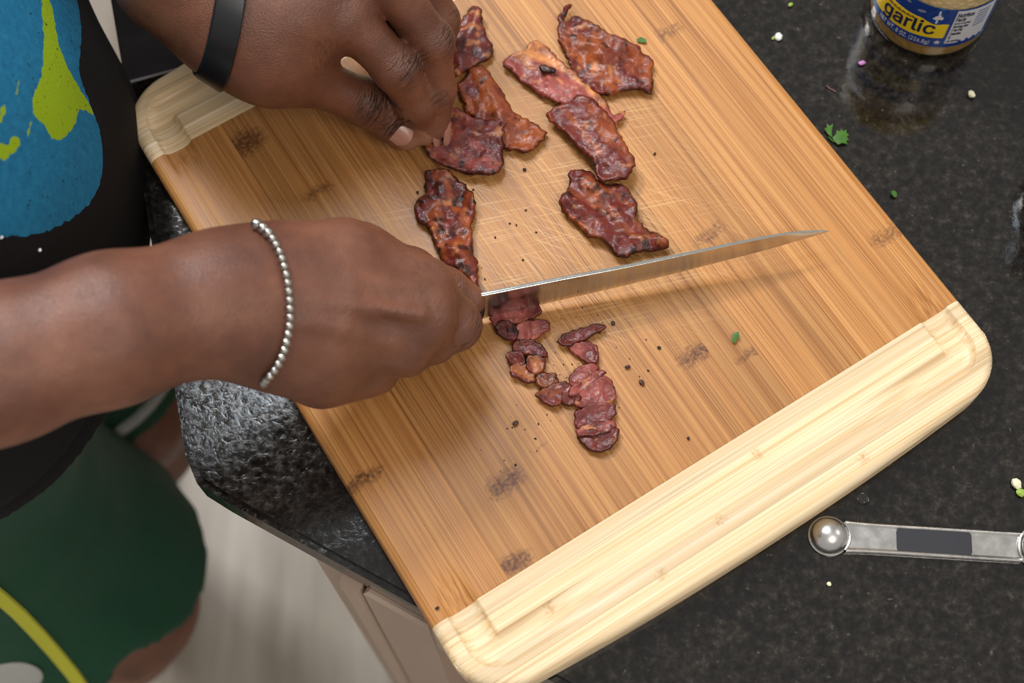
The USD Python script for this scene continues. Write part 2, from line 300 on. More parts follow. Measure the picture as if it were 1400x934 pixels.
nrm = np.array([-sdir[1], sdir[0]])
far = [seam + nrm * gap, seam + sdir * 2.2 + nrm * gap, seam + sdir * 2.2 + nrm * 0.9, seam + nrm * gap - ldir * 1.1]
obj('rear_slab', prism(far, ZC - TH, ZC, 0.0006), M_slate, counter, label='matt charcoal slab beyond the joint')
obj('joint', prism([seam - nrm * 0.0002, seam + sdir * 2.2 - nrm * 0.0002, seam + sdir * 2.2 + nrm * (gap + 0.0002), seam + nrm * (gap + 0.0002)], ZC - 0.01, ZC + 0.0003, 0.0002), M_caulk, counter, label='thin grey caulked joint between the two slabs')

# base cabinet under the worktop: its corner posts, recessed panels and plinth stand where the photo shows them
nb = np.array([-bdir[1], bdir[0]])          # inwards from the lower edge
zt = ZC - TH
cabx = thing('base_cabinet', 'cream painted base cabinet below the granite edge', 'cabinet')
g0 = P(474, 806, zt - 0.02)[:2]
def along(t, n): return g0 + bdir * t + nb * n
body = [along(0, 0.012), along(1.2, 0.012), along(1.2, 0.8), along(-0.02, 0.8)]
obj('carcass', prism(body, 0.09, zt - 0.001, 0.001), M_cab, cabx)
obj('corner_post', prism([along(-0.022, 0.006), along(0.0, 0.006), along(0.0, 0.05), along(-0.022, 0.05)], 0.0, zt - 0.0015, 0.002), M_cab, cabx)
obj('corner_bead', tube([np.r_[along(0.004, 0.002), z] for z in np.linspace(0.02, zt - 0.003, 20)], 0.006, 12), M_cab, cabx)
obj('stile', prism([along(0.012, 0.0), along(0.05, 0.0), along(0.05, 0.014), along(0.012, 0.014)], 0.10, zt - 0.002, 0.002), M_cab, cabx)
obj('rail', prism([along(0.05, 0.001), along(0.6, 0.001), along(0.6, 0.014), along(0.05, 0.014)], zt - 0.06, zt - 0.002, 0.002), M_cab, cabx)
obj('plinth', prism([along(0.01, 0.03), along(1.1, 0.03), along(1.1, 0.06), along(0.01, 0.06)], 0.0, 0.095, 0.002), M_cab, cabx)

# ------------------------------------------------------------------ cutting board
A_, B_, C_ = P(205, 221, ZB), P(590, 858, ZB), P(1312, 408, ZB)
eu = (C_ - B_) / np.linalg.norm(C_ - B_)
brot = math.atan2(eu[1], eu[0])
BL = 0.2864
W = BW
def uv(px, py, z=ZB):
    d = P(px, py, z) - B_; return np.array([d[0] * math.cos(brot) + d[1] * math.sin(brot), -d[0] * math.sin(brot) + d[1] * math.cos(brot)])
board = thing('cutting_board', 'bamboo cutting board with brown centre planks and pale ends', 'cutting board', loc=(B_[0], B_[1], ZB), rotz=brot)

def end_v(u):                       # distance of the bowed end beyond the brown planks
    x = np.clip((u - W / 2) / (W / 2 - 0.030), -1, 1)
    e = 0.045 + 0.0045 * (1 - x * x)
    c = np.maximum(np.abs(u - W / 2) - (W / 2 - 0.030), 0) / 0.030
    return np.where(c > 0, 0.018 + 0.027 * np.sqrt(np.clip(1 - c * c, 0, 1)), e)
def side_u(e):                      # inset of the outline at e beyond the planks
    t = np.clip((e - 0.018) / 0.027, 0, 1); return 0.030 * (1 - np.sqrt(np.clip(1 - t * t, 0, 1)))
_o = [(u, -end_v(np.array(u))) for u in np.linspace(0, W, 400)]
_o = np.array([(float(a), float(b)) for a, b in _o]); _o = np.vstack([_o, np.c_[_o[::-1, 0], BL - _o[::-1, 1]]])
_ot = cKDTree(resample(_o, 0.0004))
def btop(u, v):
    """Height of the board's top: eased edges and the juice groove, deep round the corners and fading along the sides."""
    d = _ot.query(np.stack([u, v], -1))[0]
    r = 0.0045
    drop = np.where(d < r, r - np.sqrt(np.clip(r * r - (r - d) ** 2, 0, None)), 0)
    dx = np.maximum(np.maximum(0.024 - u, u - (W - 0.024)), 0)
    dy = np.maximum(np.maximum(-0.018 - v, v - (BL + 0.018)), 0)
    t = np.hypot(dx, dy) / 0.0155
    prof = np.where((t > 0) & (t < 1), (1 - np.abs(2 * np.clip(t, 0, 1) - 1) ** 3) ** 0.6, 0)
    cu = np.minimum(np.abs(u - 0.018), np.abs(u - (W - 0.018))); cv = np.minimum(np.abs(v + 0.024), np.abs(v - BL - 0.024))
    m = np.where(dy > 0, 0.03 + 0.97 * np.exp(-(np.maximum(cu - 0.012, 0) / 0.034) ** 2), np.exp(-(np.maximum(cv - 0.016, 0) / 0.016) ** 2))
    return -drop - 0.0042 * prof * m

def slab(U, V, name, matr, attrs_fn, bev):
    """A wooden piece: its top follows btop over the grid U, V; sides go down to the underside."""
    n, m = U.shape
    Z = btop(U.ravel(), V.ravel()).reshape(n, m)
    for (sl, on) in bev:
        if on: Z[sl] -= 0.00007
    top = np.stack([U, V, Z], -1).reshape(-1, 3)
    idx = np.arange(n * m).reshape(n, m)
    ring = np.r_[idx[:, 0], idx[-1, 1:], idx[-2::-1, -1], idx[0, -2:0:-1]]
    k = len(ring); base = top[ring].copy(); rows = []
    for z, inn in ((None, 0.0), (-0.0155, 0.0), (-0.0183, 0.0008), (-0.019, 0.003)):
        b = base.copy(); c = base[:, :2].mean(0)
        if z is not None: b[:, 2] = z
        b[:, :2] += (c - b[:, :2]) / np.maximum(np.linalg.norm(c - b[:, :2], axis=1, keepdims=True), 1e-6) * inn; rows.append(b)
    v = np.vstack([top] + rows + [np.r_[base[:, :2].mean(0), -0.019][None]])
    f = list(grid_faces(n, m)); chain = [n * m + r * k + np.arange(k) for r in range(4)]
    fs = [grid_faces(n, m)]
    for a, b in zip(chain[:-1], chain[1:]):
        a2, b2 = np.roll(a, -1), np.roll(b, -1)
        fs += [np.stack([a, b, b2], 1), np.stack([a, b2, a2], 1)]
    last = chain[-1]; fs.append(np.stack([last, np.full(k, len(v) - 1), np.roll(last, -1)], 1))
    f = np.vstack(fs)
    t = tri(v, f)
    if t.volume < 0: t = tri(v, f[:, ::-1])
    return obj(name, t, matr, board, attrs=attrs_fn(v))

# bamboo nodes seen in the photo: (u, v, half width u, length v, strength)
NODES = [uv(335, 195).tolist() + [0.012, 0.010, 1.0], uv(435, 262).tolist() + [0.010, 0.004, 0.8], uv(912, 45).tolist() + [0.012, 0.006, 0.7], uv(970, 320).tolist() + [0.010, 0.005, 0.8],
         uv(1210, 322).tolist() + [0.011, 0.006, 0.75], uv(955, 482).tolist() + [0.012, 0.006, 1.0], uv(1022, 485).tolist() + [0.009, 0.003, 0.8], uv(692, 660).tolist() + [0.0105, 0.007, 1.0],
         uv(497, 655).tolist() + [0.012, 0.005, 0.9], uv(700, 773).tolist() + [0.011, 0.006, 1.0], uv(735, 612).tolist() + [0.008, 0.0015, 0.7]]
edges = [0.0]
prng = random.Random(5)
widths = [21.5, 20.0, 20.5, 20.3, 20.6, 19.6, 20.8, 20.2, 20.6, 19.8, 20.6, 20.0, 20.4, 20.4]
for w_ in widths: edges.append(edges[-1] + w_ / 1000)
edges.append(W)
tones = [0.62, 0.55, 0.30, 0.28, 0.42, 0.38, 0.50, 0.46, 0.44, 0.30, 0.62, 0.40, 0.66, 0.58, 0.64]
for i in range(15):
    u0, u1 = edges[i] + 0.00001, edges[i + 1] - 0.00001
    us = np.unique(np.r_[u0, u0 + 0.0004, np.linspace(u0 + 0.0012, u1 - 0.0012, 13), u1 - 0.0004, u1])
    if i in (0, 14):
        q = np.array([0.0002, 0.0007, 0.0014, 0.0022, 0.0032, 0.0045]); us = np.unique(np.r_[us, (u0 + q) if i == 0 else (u1 - q)])
    vs = np.unique(np.r_[0.00004, 0.0004, np.linspace(0.0010, 0.03, 40), np.linspace(0.0315, BL - 0.0315, 120), np.linspace(BL - 0.03, BL - 0.0010, 40), BL - 0.0004, BL - 0.00004])
    U, V = np.meshgrid(us, vs, indexing='ij')
    def at(v, i=i, u0=u0, u1=u1):
        nd = np.zeros(len(v))
        for (nu, nv, wu, wv, s) in NODES:
            if u0 - 0.004 <= nu <= u1 + 0.004:
                wob = 0.003 * (noise(np.c_[v[:, :2] * 260, np.full(len(v), i)], 3) - 0.5)
                nd = np.maximum(nd, s * np.exp(-((v[:, 1] - nv + wob) / wv) ** 2) * np.exp(-((v[:, 0] - nu) / (wu * 1.1)) ** 4))
        we = np.exp(-(((v[:, 0] - 0.165) / 0.075) ** 4 + ((v[:, 1] - 0.15) / 0.085) ** 4))
        return {'tone': np.full(len(v), tones[i]), 'node': nd, 'wear': we}
    slab(U, V, 'plank', M_plank, at, [((0, slice(None)), i > 0), ((-1, slice(None)), i < 14), ((slice(None), 0), True), ((slice(None), -1), True)])
ends = [0.0, 0.0095, 0.0185, 0.0275, 0.0365]
LN = [uv(905, 785), uv(985, 712), uv(1180, 627), uv(752, 830), uv(1035, 620)]
for side in (0, 1):
    for k in range(5):
        e0 = ends[k] + 0.00001
        s = np.unique(np.r_[0, 0.0007, 0.002, 0.004, 0.0065, 0.0095, 0.0135, np.linspace(0.02, 0.12, 56), np.linspace(0.125, 0.875, 90), np.linspace(0.88, 0.98, 56), 1 - 0.0135, 1 - 0.0095, 1 - 0.0065, 1 - 0.004, 1 - 0.002, 1 - 0.0007, 1])
        if k < 4:
            e1 = ends[k + 1] - 0.00001
            es = np.unique(np.r_[e0, e0 + 0.0004, np.linspace(e0 + 0.0009, e1 - 0.0009, 15), e1 - 0.0004, e1])
            E_, S_ = np.meshgrid(es, s, indexing='ij'); ins = side_u(E_)
            U = ins + (W - 2 * ins) * S_
        else:
            ts = np.unique(np.r_[0, 0.04, np.linspace(0.08, 0.66, 14), 0.72, 0.78, 0.84, 0.9, 0.94, 0.97, 0.988, 0.996, 1.0])
            T_, S_ = np.meshgrid(ts, s, indexing='ij'); ins = float(side_u(np.array(e0)))
            U = ins + (W - 2 * ins) * S_
            E_ = e0 + (np.maximum(end_v(U), e0) - e0) * T_
        V = -E_ if side == 0 else BL + E_
        tn = [0.45, 0.72, 0.62, 0.40, 0.66][k] if side == 0 else [0.6, 0.4, 0.66, 0.5, 0.6][k]
        def at(v, tn=tn, k=k, side=side):
            nd = np.zeros(len(v))
            for (nu, nv) in LN: nd = np.maximum(nd, 0.62 * np.exp(-((v[:, 0] - nu) / 0.005) ** 2 - ((v[:, 1] - nv) / 0.004) ** 4))
            return {'tone': np.full(len(v), tn), 'node': nd}
        slab(U, V, 'end_strip', M_strip, at, [((0, slice(None)), True), ((-1, slice(None)), k < 4)])

# ------------------------------------------------------------------ bacon
COL = {'pink': S(156, 77, 68), 'red': S(106, 37, 27), 'amber': S(150, 73, 30), 'char': S(44, 17, 9), 'fat': S(210, 140, 86), 'tan': S(150, 84, 42), 'wine': S(92, 25, 20)}
def bacon(name, label, px, seed, lean='red', fat='amber', fat_amt=0.4, char=0.5, thick=0.0026, lift=None, er=0.8, wr=0.0016, step=0.0011, group=None, cat='bacon', sm=2, base=0.0, ridges=(), grow=0.0):
    """One fried strip: a crinkled sheet of its own outline, thickness and browning. ridges: (px, py, px, py, height mm, width mm) folds."""
    pts = np.array([H(x, y, 2)[:2] for x, y in px])
    if grow: pts = np.array(Polygon(pts).buffer(grow, join_style='mitre').exterior.coords)[:-1]
    c = resample(chaikin(pts, sm), step)
    n_ = np.roll(c, -1, 0) - np.roll(c, 1, 0); n_ = np.c_[n_[:, 1], -n_[:, 0]]; n_ /= np.linalg.norm(n_, axis=1, keepdims=True)
    c = c + n_ * (fbm(np.c_[c * 420, np.full(len(c), seed)], 3, seed) - 0.5)[:, None] * min(0.0032, step * 2.9)
    poly = Polygon(c).buffer(0)
    if poly.geom_type != 'Polygon': poly = max(poly.geoms, key=lambda g: g.area)
    c = resample(np.array(poly.exterior.coords)[:-1], step)
    x0, y0, x1, y1 = poly.bounds
    gx, gy = np.meshgrid(np.arange(x0, x1, step), np.arange(y0, y1, step * 0.87)); gx = gx + (np.arange(len(gx)) % 2)[:, None] * step / 2
    g = np.c_[gx.ravel(), gy.ravel()]; inner = poly.buffer(-0.55 * step); g = g[contains_xy(inner, g[:, 0], g[:, 1])]
    g = g + np.random.default_rng(seed).uniform(-0.12, 0.12, g.shape) * step
    v2 = np.vstack([c, g]); nb_ = len(c)
    T = Delaunay(v2).simplices; cen = v2[T].mean(1); T = T[contains_xy(poly, cen[:, 0], cen[:, 1])]
    cr = np.cross(v2[T[:, 1]] - v2[T[:, 0]], v2[T[:, 2]] - v2[T[:, 0]]); T[cr < 0] = T[cr < 0][:, ::-1]; T = T[np.abs(cr) > 1e-12]
    d = cKDTree(resample(c, 0.0003)).query(v2)[0]; d[:nb_] = 0
    mid = v2.mean(0); ev_ = np.linalg.svd(v2 - mid, full_matrices=False)[2]; q = (v2 - mid) @ ev_.T
    p3 = np.c_[v2, np.full(len(v2), seed * 0.37)]
    wv = fbm(p3 * [110, 110, 1], 3, seed) ; w2 = fbm(p3 * [330, 330, 1], 2, seed + 9)
    z = base + 0.0004 + wr * 3.4 * np.clip(wv - 0.28, 0, 1) + wr * 1.0 * np.abs(w2 - 0.5)
    for (ax, ay, bx, by, hh, ww) in ridges:
        a, b = H(ax, ay, 2)[:2], H(bx, by, 2)[:2]; ab = b - a; t = np.clip(((v2 - a) @ ab) / (ab @ ab), 0, 1)
        z = z + hh / 1000 * np.exp(-(np.linalg.norm(v2 - a - t[:, None] * ab, axis=1) / (ww / 1000)) ** 2)
    z = z + 0.0014 * np.exp(-d / 0.0022) * fbm(p3 * [160, 160, 1], 2, seed + 4) * 1.6
    if lift is not None: z = z + lift(v2)
    prof = np.sqrt(np.clip(1 - (1 - np.clip(d / (thick * er), 0, 1)) ** 2, 0, 1))
    zt_, zb_ = z + thick * (0.35 + 0.65 * prof), z + thick * 0.35 - thick * 0.35 * prof
    zb_ = np.maximum(zb_, np.minimum(base + 0.0001, zt_ - 0.0002))
    top = np.c_[v2, ZB + zt_]; bot = np.c_[v2, ZB + zb_]; k = len(v2)
    remap = np.r_[np.arange(nb_), k + np.arange(k - nb_)]
    v = np.vstack([top, bot[nb_:]]); f = np.vstack([T, remap[T][:, ::-1]])
    # pigment: lean and fat run along the strip, the rim and hollows are charred
    band = fbm(np.c_[q[:, 0] * 30, q[:, 1] * 130, np.full(len(q), seed)], 3, seed + 2)
    bl_ = fbm(p3 * [240, 240, 1], 3, seed + 5); ch = fbm(p3 * [300, 300, 1], 4, seed + 6); rimn = fbm(p3 * [130, 130, 1], 2, seed + 8); wn = np.clip((fbm(p3 * [55, 55, 1], 3, seed + 13) - 0.5) / 0.12, 0, 1)[:, None] * 0.8; pk = fbm(p3 * [70, 70, 1], 2, seed + 7)
    fm = np.clip((band - (0.66 - 0.3 * fat_amt)) / 0.10, 0, 1)[:, None]
    col = np.array(COL[lean]) * (1 - fm) + np.array(COL[fat]) * fm
    am = np.clip((pk - 0.52) / 0.12, 0, 1)[:, None] * 0.55; col = col * (1 - am) + np.array(COL['red']) * am
    col = col * (1 - wn * (1 - fm * 0.6)) + np.array(COL['wine']) * wn * (1 - fm * 0.6)
    gl = np.clip((bl_ - 0.66) / 0.08, 0, 1)[:, None] * 0.5; col = col * (1 - gl) + np.array(COL['fat']) * gl
    cm = np.clip(np.clip(1.5 * np.exp(-d / 0.0011) * char * np.clip((rimn - 0.36) / 0.2, 0, 1), 0, 1) + np.clip((ch - (0.80 - 0.30 * char)) / 0.09, 0, 1) * 0.9 + np.clip((0.36 - wv) / 0.1, 0, 1) * char * 0.6, 0, 1)[:, None]
    col = col * (1 - cm) + np.array(COL['char']) * cm
    col = np.vstack([col, col[nb_:] * 0.8])
    return obj(name, tri(v, f), M_bacon, attrs={'pigment': col}, label=label, cat=cat, group=group)

def Z5(l): return [(560 + x * 0.4284, y * 0.4284) for x, y in l]
GB = 'fried bacon strips on the board'
def ramp_to(ax, ay, bx, by, h):
    a, b = H(ax, ay, 2)[:2], H(bx, by, 2)[:2]; ab = b - a
    return lambda v: h / 1000 * np.clip(((v - a) @ ab) / (ab @ ab), 0, 1)
bacon('bacon_strip', 'crinkled red bacon strip partly hidden behind the pinching fingers, topmost on the left', Z5([(205, 30), (232, 42), (236, 100), (272, 165), (262, 192), (225, 215), (190, 228), (165, 255), (125, 268), (112, 240), (108, 150), (125, 105), (160, 70), (185, 42)]), 11, 'red', 'amber', 0.55, 0.55, group=GB, ridges=[(652, 25, 625, 105, 2.5, 4)])
bacon('bacon_strip', 'narrow amber-brown bacon strip with a flared end, tucked behind the square piece', Z5([(185, 220), (235, 210), (270, 255), (300, 310), (325, 360), (380, 392), (430, 412), (440, 435), (415, 475), (385, 494), (345, 497), (300, 480), (270, 430), (240, 400), (185, 378), (172, 335), (148, 290), (153, 268), (185, 255)]), 12, 'red', 'amber', 0.75, 0.5, group=GB, ridges=[(655, 105, 690, 175, 2.2, 5)])
bacon('bacon_strip', 'broad squarish dark pink bacon piece under the fingertips', Z5([(100, 358), (150, 352), (190, 382), (250, 395), (310, 400), (302, 440), (300, 562), (270, 575), (200, 572), (110, 548), (50, 502), (40, 460), (95, 420)]), 13, 'pink', 'red', 0.65, 0.5, base=0.0024, group=GB, ridges=[(600, 180, 690, 195, 1.6, 6)])
bacon('bacon_strip', 'dark crumpled bacon strip narrowing to a charred tail beside the right hand', Z5([(45, 550), (100, 550), (160, 575), (190, 610), (214, 650), (210, 690), (195, 740), (202, 800), (220, 850), (216, 900), (228, 940), (222, 955), (205, 935), (190, 900), (150, 880), (100, 842), (80, 790), (70, 750), (30, 712), (10, 682), (18, 650), (50, 630)]), 14, 'red', 'amber', 0.4, 0.8, wr=0.0024, group=GB, ridges=[(600, 300, 640, 370, 3.0, 4), (590, 320, 625, 365, 2.0, 3)])
bacon('bacon_strip', 'long pink bacon strip with a black charred flake, hooked at its lower end', Z5([(280, 200), (370, 170), (375, 153), (415, 133), (445, 155), (475, 193), (515, 222), (545, 262), (590, 290), (625, 325), (643, 366), (660, 372), (686, 354), (694, 364), (670, 402), (640, 416), (600, 390), (540, 350), (490, 348), (440, 322), (380, 287), (330, 242)]), 15, 'pink', 'fat', 0.45, 0.3, group=GB, ridges=[(715, 80, 800, 150, 1.5, 5)])
bacon('bacon_strip', 'broad orange and burgundy bacon strip with a thin curled tip, topmost on the board', Z5([(498, 28), (512, 18), (516, 30), (494, 62), (500, 85), (515, 60), (535, 56), (570, 78), (605, 100), (640, 122), (690, 138), (725, 155), (738, 178), (765, 184), (780, 210), (772, 240), (777, 300), (768, 312), (740, 292), (690, 296), (640, 314), (590, 302), (545, 272), (520, 232), (495, 182), (475, 147), (468, 110), (472, 60)]), 16, 'red', 'amber', 0.85, 0.5, group=GB, wr=0.002, ridges=[(790, 60, 850, 95, 2.5, 5), (800, 40, 870, 75, 2.5, 4)])
bacon('bacon_strip', 'glossy red bacon strip lying over the hooked pink one, rounded at its lower end', Z5([(428, 374), (480, 355), (512, 345), (530, 316), (560, 322), (600, 350), (640, 388), (656, 420), (662, 450), (692, 485), (716, 530), (712, 577), (688, 602), (650, 602), (622, 608), (595, 594), (586, 562), (598, 550), (560, 512), (520, 472), (490, 432), (448, 406)]), 17, 'red', 'amber', 0.5, 0.4, base=0.0035, group=GB, lift=ramp_to(800, 180, 850, 250, 1.5), ridges=[(800, 160, 850, 245, 2.6, 7)])
bacon('bacon_strip', 'dark twisted bacon strip touching the knife blade, folded at its pointed end', Z5([(505, 548), (560, 546), (590, 560), (600, 585), (640, 596), (690, 603), (716, 640), (727, 670), (722, 700), (742, 730), (790, 758), (828, 776), (834, 797), (800, 808), (760, 812), (720, 818), (690, 834), (660, 828), (638, 792), (610, 768), (570, 772), (558, 747), (518, 712), (483, 682), (478, 640), (503, 620), (510, 590)]), 18, 'red', 'amber', 0.55, 0.75, wr=0.0022, group=GB, ridges=[(775, 275, 820, 310, 2.5, 4), (850, 330, 905, 335, 3.2, 3.5), (800, 250, 855, 310, 2.0, 5)])
# the black flake on the long pink strip
bacon('charred_flake', 'small black charred flake lying on the long pink bacon strip', [(735, 99), (742, 97), (752, 100), (761, 103), (759, 109), (748, 109), (738, 106)], 31, 'char', 'char', 0, 1, thick=0.0022, base=0.0055, wr=0.0006, step=0.0007, cat='bacon flake')

def Z6(l): return [(600 + x * 0.2999, 380 + y * 0.2999) for x, y in l]
GC = 'chopped bacon pieces below the knife'
CH = [([(235, 180), (330, 160), (430, 132), (465, 150), (445, 182), (380, 197), (300, 217), (252, 222)], 'pink', .3, 'pink sliver of bacon half under the blade'),
      ([(262, 213), (330, 213), (352, 240), (347, 292), (300, 277), (262, 252)], 'red', .8, 'dark crisp bacon bit below the heel of the knife, leftmost of the chopped pile'),
      ([(343, 225), (480, 200), (508, 224), (452, 272), (392, 308), (358, 292)], 'pink', .35, 'curled pink bacon piece just under the blade sliver'),
      ([(342, 298), (440, 296), (500, 355), (440, 368), (400, 342), (342, 342)], 'red', .7, 'dark bacon bit in the middle of the left row'),
      ([(316, 360), (350, 343), (388, 365), (388, 402), (345, 404), (320, 385)], 'red', .5, 'small round bacon bit sticking out left of the row'),
      ([(336, 405), (422, 393), (434, 472), (400, 484), (363, 457), (332, 440)], 'red', .4, 'wine-red bacon piece below the small round bit'),
      ([(398, 368), (470, 368), (484, 400), (452, 442), (418, 432)], 'red', .6, 'crumpled brown bacon bit right of the wine-red piece'),
      ([(438, 448), (520, 438), (544, 470), (500, 503), (458, 497)], 'red', .5, 'bacon bit where the left row bends to the right'),
      ([(442, 537), (500, 503), (560, 478), (606, 500), (560, 562), (525, 588), (488, 572)], 'red', .45, 'knobbly red bacon piece at the bottom of the left row'),
      ([(540, 290), (600, 258), (680, 232), (740, 219), (750, 235), (690, 268), (620, 303), (566, 315)], 'red', .5, 'thin bacon sliver lying apart, topmost of the right row'),
      ([(598, 315), (680, 298), (716, 325), (716, 398), (660, 372), (608, 337)], 'pink', .25, 'pale triangular bacon piece below the loose sliver'),
      ([(598, 440), (700, 393), (733, 420), (642, 482), (603, 498)], 'pink', .25, 'narrow pink slice, first of the sliced strip'),
      ([(603, 503), (737, 425), (758, 446), (642, 523), (598, 548)], 'pink', .3, 'narrow pink slice, second of the sliced strip'),
      ([(640, 532), (755, 456), (788, 490), (804, 560), (740, 572), (660, 593), (622, 582)], 'pink', .3, 'wide pink slice with black flecks, third of the sliced strip'),
      ([(628, 600), (797, 570), (802, 640), (700, 662), (622, 684)], 'pink', .35, 'wide pink slice, fourth of the sliced strip'),
      ([(622, 692), (793, 646), (804, 690), (720, 722), (638, 728)], 'pink', .35, 'pink slice next to the end of the sliced strip'),
      ([(638, 722), (690, 700), (740, 722), (810, 692), (798, 762), (762, 789), (676, 779)], 'red', .6, 'browned curled end piece of the sliced strip, lowest of the pile'),
      ([(556, 556), (600, 528), (644, 546), (622, 578), (578, 578)], 'red', .5, 'small bacon bit joining the two rows')]
for i, (pl, le, cc, lb) in enumerate(CH):
    bacon('bacon_piece', lb, Z6(pl), 50 + i, le, 'tan', 0.28, cc, thick=0.0020, er=0.45, wr=0.0012, step=0.0007, group=GC, cat='bacon piece', sm=1, grow=0.0011)

def lump(p, r, seed, flat=0.6):
    s = trimesh.creation.icosphere(subdivisions=2, radius=1.0); v = s.vertices
    v = v * (0.65 + 0.7 * fbm(v * 1.7 + seed * 3.1, 2, seed))[:, None] * [r, r * (0.6 + 0.4 * ((seed * 7) % 5) / 5), r * flat]
    a = seed * 1.3; v = np.c_[v[:, 0] * math.cos(a) - v[:, 1] * math.sin(a), v[:, 0] * math.sin(a) + v[:, 1] * math.cos(a), v[:, 2]]
    v[:, 2] -= v[:, 2].min(); return tri(v + p, s.faces)
CR = [(705, 580, 1.6, 'teardrop-shaped brown crumb alone left of the sliced strip'), (877, 524, 1.5, 'lower of the two brown crumbs right of the sliced strip'), (858, 503, 1.4, 'upper of the two brown crumbs right of the sliced strip'), (838, 443, 1.2, 'pale brown crumb right of the loose bacon sliver'),
      (717, 233, 1.0, 'black crumb beside the flared bacon end'), (895, 211, 0.9, 'black crumb right of the glossy bacon strip'), (571, 264, 0.8, 'black crumb left of the dark crumpled bacon strip'), (598, 832, 1.0, 'dark crumb near the pale lower left corner of the board'), (941, 600, 0.8, 'black crumb near the pale end strip at lower centre'), (901, 476, 0.9, 'brown crumb left of the dark bamboo node')]
for i, (x, y, r, lb) in enumerate(CR):
    obj('crumb', lump(H(x, y, 0) + [0, 0, 0.0001], r / 1000, i + 3), M_crumb if i < 4 else M_black_crumb, label=lb, cat='crumb', group='bacon crumbs on the board')
tiny = []
cr = np.random.default_rng(4)
tl = [(736, 580), (732, 600), (705, 636), (886, 507), (647, 260), (706, 308), (697, 306), (677, 325), (733, 318), (715, 356), (663, 382), (719, 288), (820, 455), (668, 240)]
for i, (x, y) in enumerate(tl): tiny.append(lump(H(x, y, 0), 0.0006, i + 40))
for i in range(60):
    x, y = cr.normal(760, 60), cr.normal(500, 70); tiny.append(lump(H(x, y, 0), cr.uniform(0.0002, 0.00042), i + 60))
obj('crumb_scatter', trimesh.util.concatenate(tiny), M_black_crumb, label='fine dark crumbs scattered over the middle of the board', cat='crumbs', kind='stuff')

# ------------------------------------------------------------------ knife
knife = thing('kitchen_knife', 'steel kitchen knife held in the right hand over the board', 'knife')
SP = [(600, 413.5, 31), (648, 404, 32), (760, 382, 29.5), (860, 363, 26.5), (960, 342, 23.5), (1052, 323, 20.0), (1098, 316.5, 17.0), (1133, 316, 14)]
EP = [(600, 451, 2.5), (664, 435, 2.5), (760, 412, 4), (860, 389, 6), (960, 364.5, 8.5), (1052, 340.5, 11.5), (1098, 327, 13.0), (1133, 316.5, 13.7)]
def interp(pts, n):
    a = np.array([H(*p) for p in pts]); t = np.linspace(0, 1, len(a)); from scipy.interpolate import PchipInterpolator as PI_
    return PI_(t, a)(np.linspace(0, 1, n))
sp, ed = interp(SP, 60), interp(EP, 60)
hdir = sp[-1] - sp[0]; hdir[2] = 0; hdir /= np.linalg.norm(hdir); side = np.cross(hdir, [0, 0, 1.0]); side /= np.linalg.norm(side)
rows = []
for i in range(60):
    t = i / 59; th = 0.00115 * (1 - 0.75 * t ** 1.5)
    a, b = sp[i], ed[i]; w_ = b - a
    prof = [(0.0, th * 0.8), (0.03, th), (0.45, th * 0.8), (0.9, th * 0.35), (1.0, 0.00004)]
    rows.append(np.array([a + w_ * s_ + side * o_ for s_, o_ in prof] + [a + w_ * s_ - side * o_ for s_, o_ in prof[::-1]]))
k = 10; v = np.vstack(rows); f = grid_faces(60, k, True)
f = np.vstack([f, [[0, i, i + 1] for i in range(1, k - 1)], [[590, 590 + i + 1, 590 + i] for i in range(1, k - 1)]])
bl = tri(v, f); bl = bl if bl.volume > 0 else tri(v, f[:, ::-1])
obj('blade', bl, M_steel, knife, smooth=25, label='bright steel blade with a pointed tip')
ha, hb = H(655, 418, 19), H(452, 468, 34)
hd = (hb - ha) / np.linalg.norm(hb - ha); hs = np.cross(hd, [0, 0, 1.0]); hs /= np.linalg.norm(hs); hu = np.cross(hs, hd)
hv = []
for t in np.linspace(0, 1, 24):
    a = np.arange(20) * 2 * np.pi / 20; e = (0.0115 + 0.0015 * math.sin(t * 5.0)) * (1 if 0.03 < t < 0.97 else 0.8); w2 = 0.0085 * (1 if 0.03 < t < 0.97 else 0.75)
    ca, sa = np.sign(np.cos(a)) * np.abs(np.cos(a)) ** 0.7, np.sign(np.sin(a)) * np.abs(np.sin(a)) ** 0.7
    hv.append(ha + (hb - ha) * t + ca[:, None] * hs * w2 + sa[:, None] * hu * e)
hv = np.vstack(hv); f = grid_faces(24, 20, True); f = np.vstack([f, [[0, i, i + 1] for i in range(1, 19)], [[460, 460 + i + 1, 460 + i] for i in range(1, 19)]])
hm = tri(hv, f); hm = hm if hm.volume > 0 else tri(hv, f[:, ::-1])
obj('handle', hm, M_handle, knife, label='black handle inside the fist')
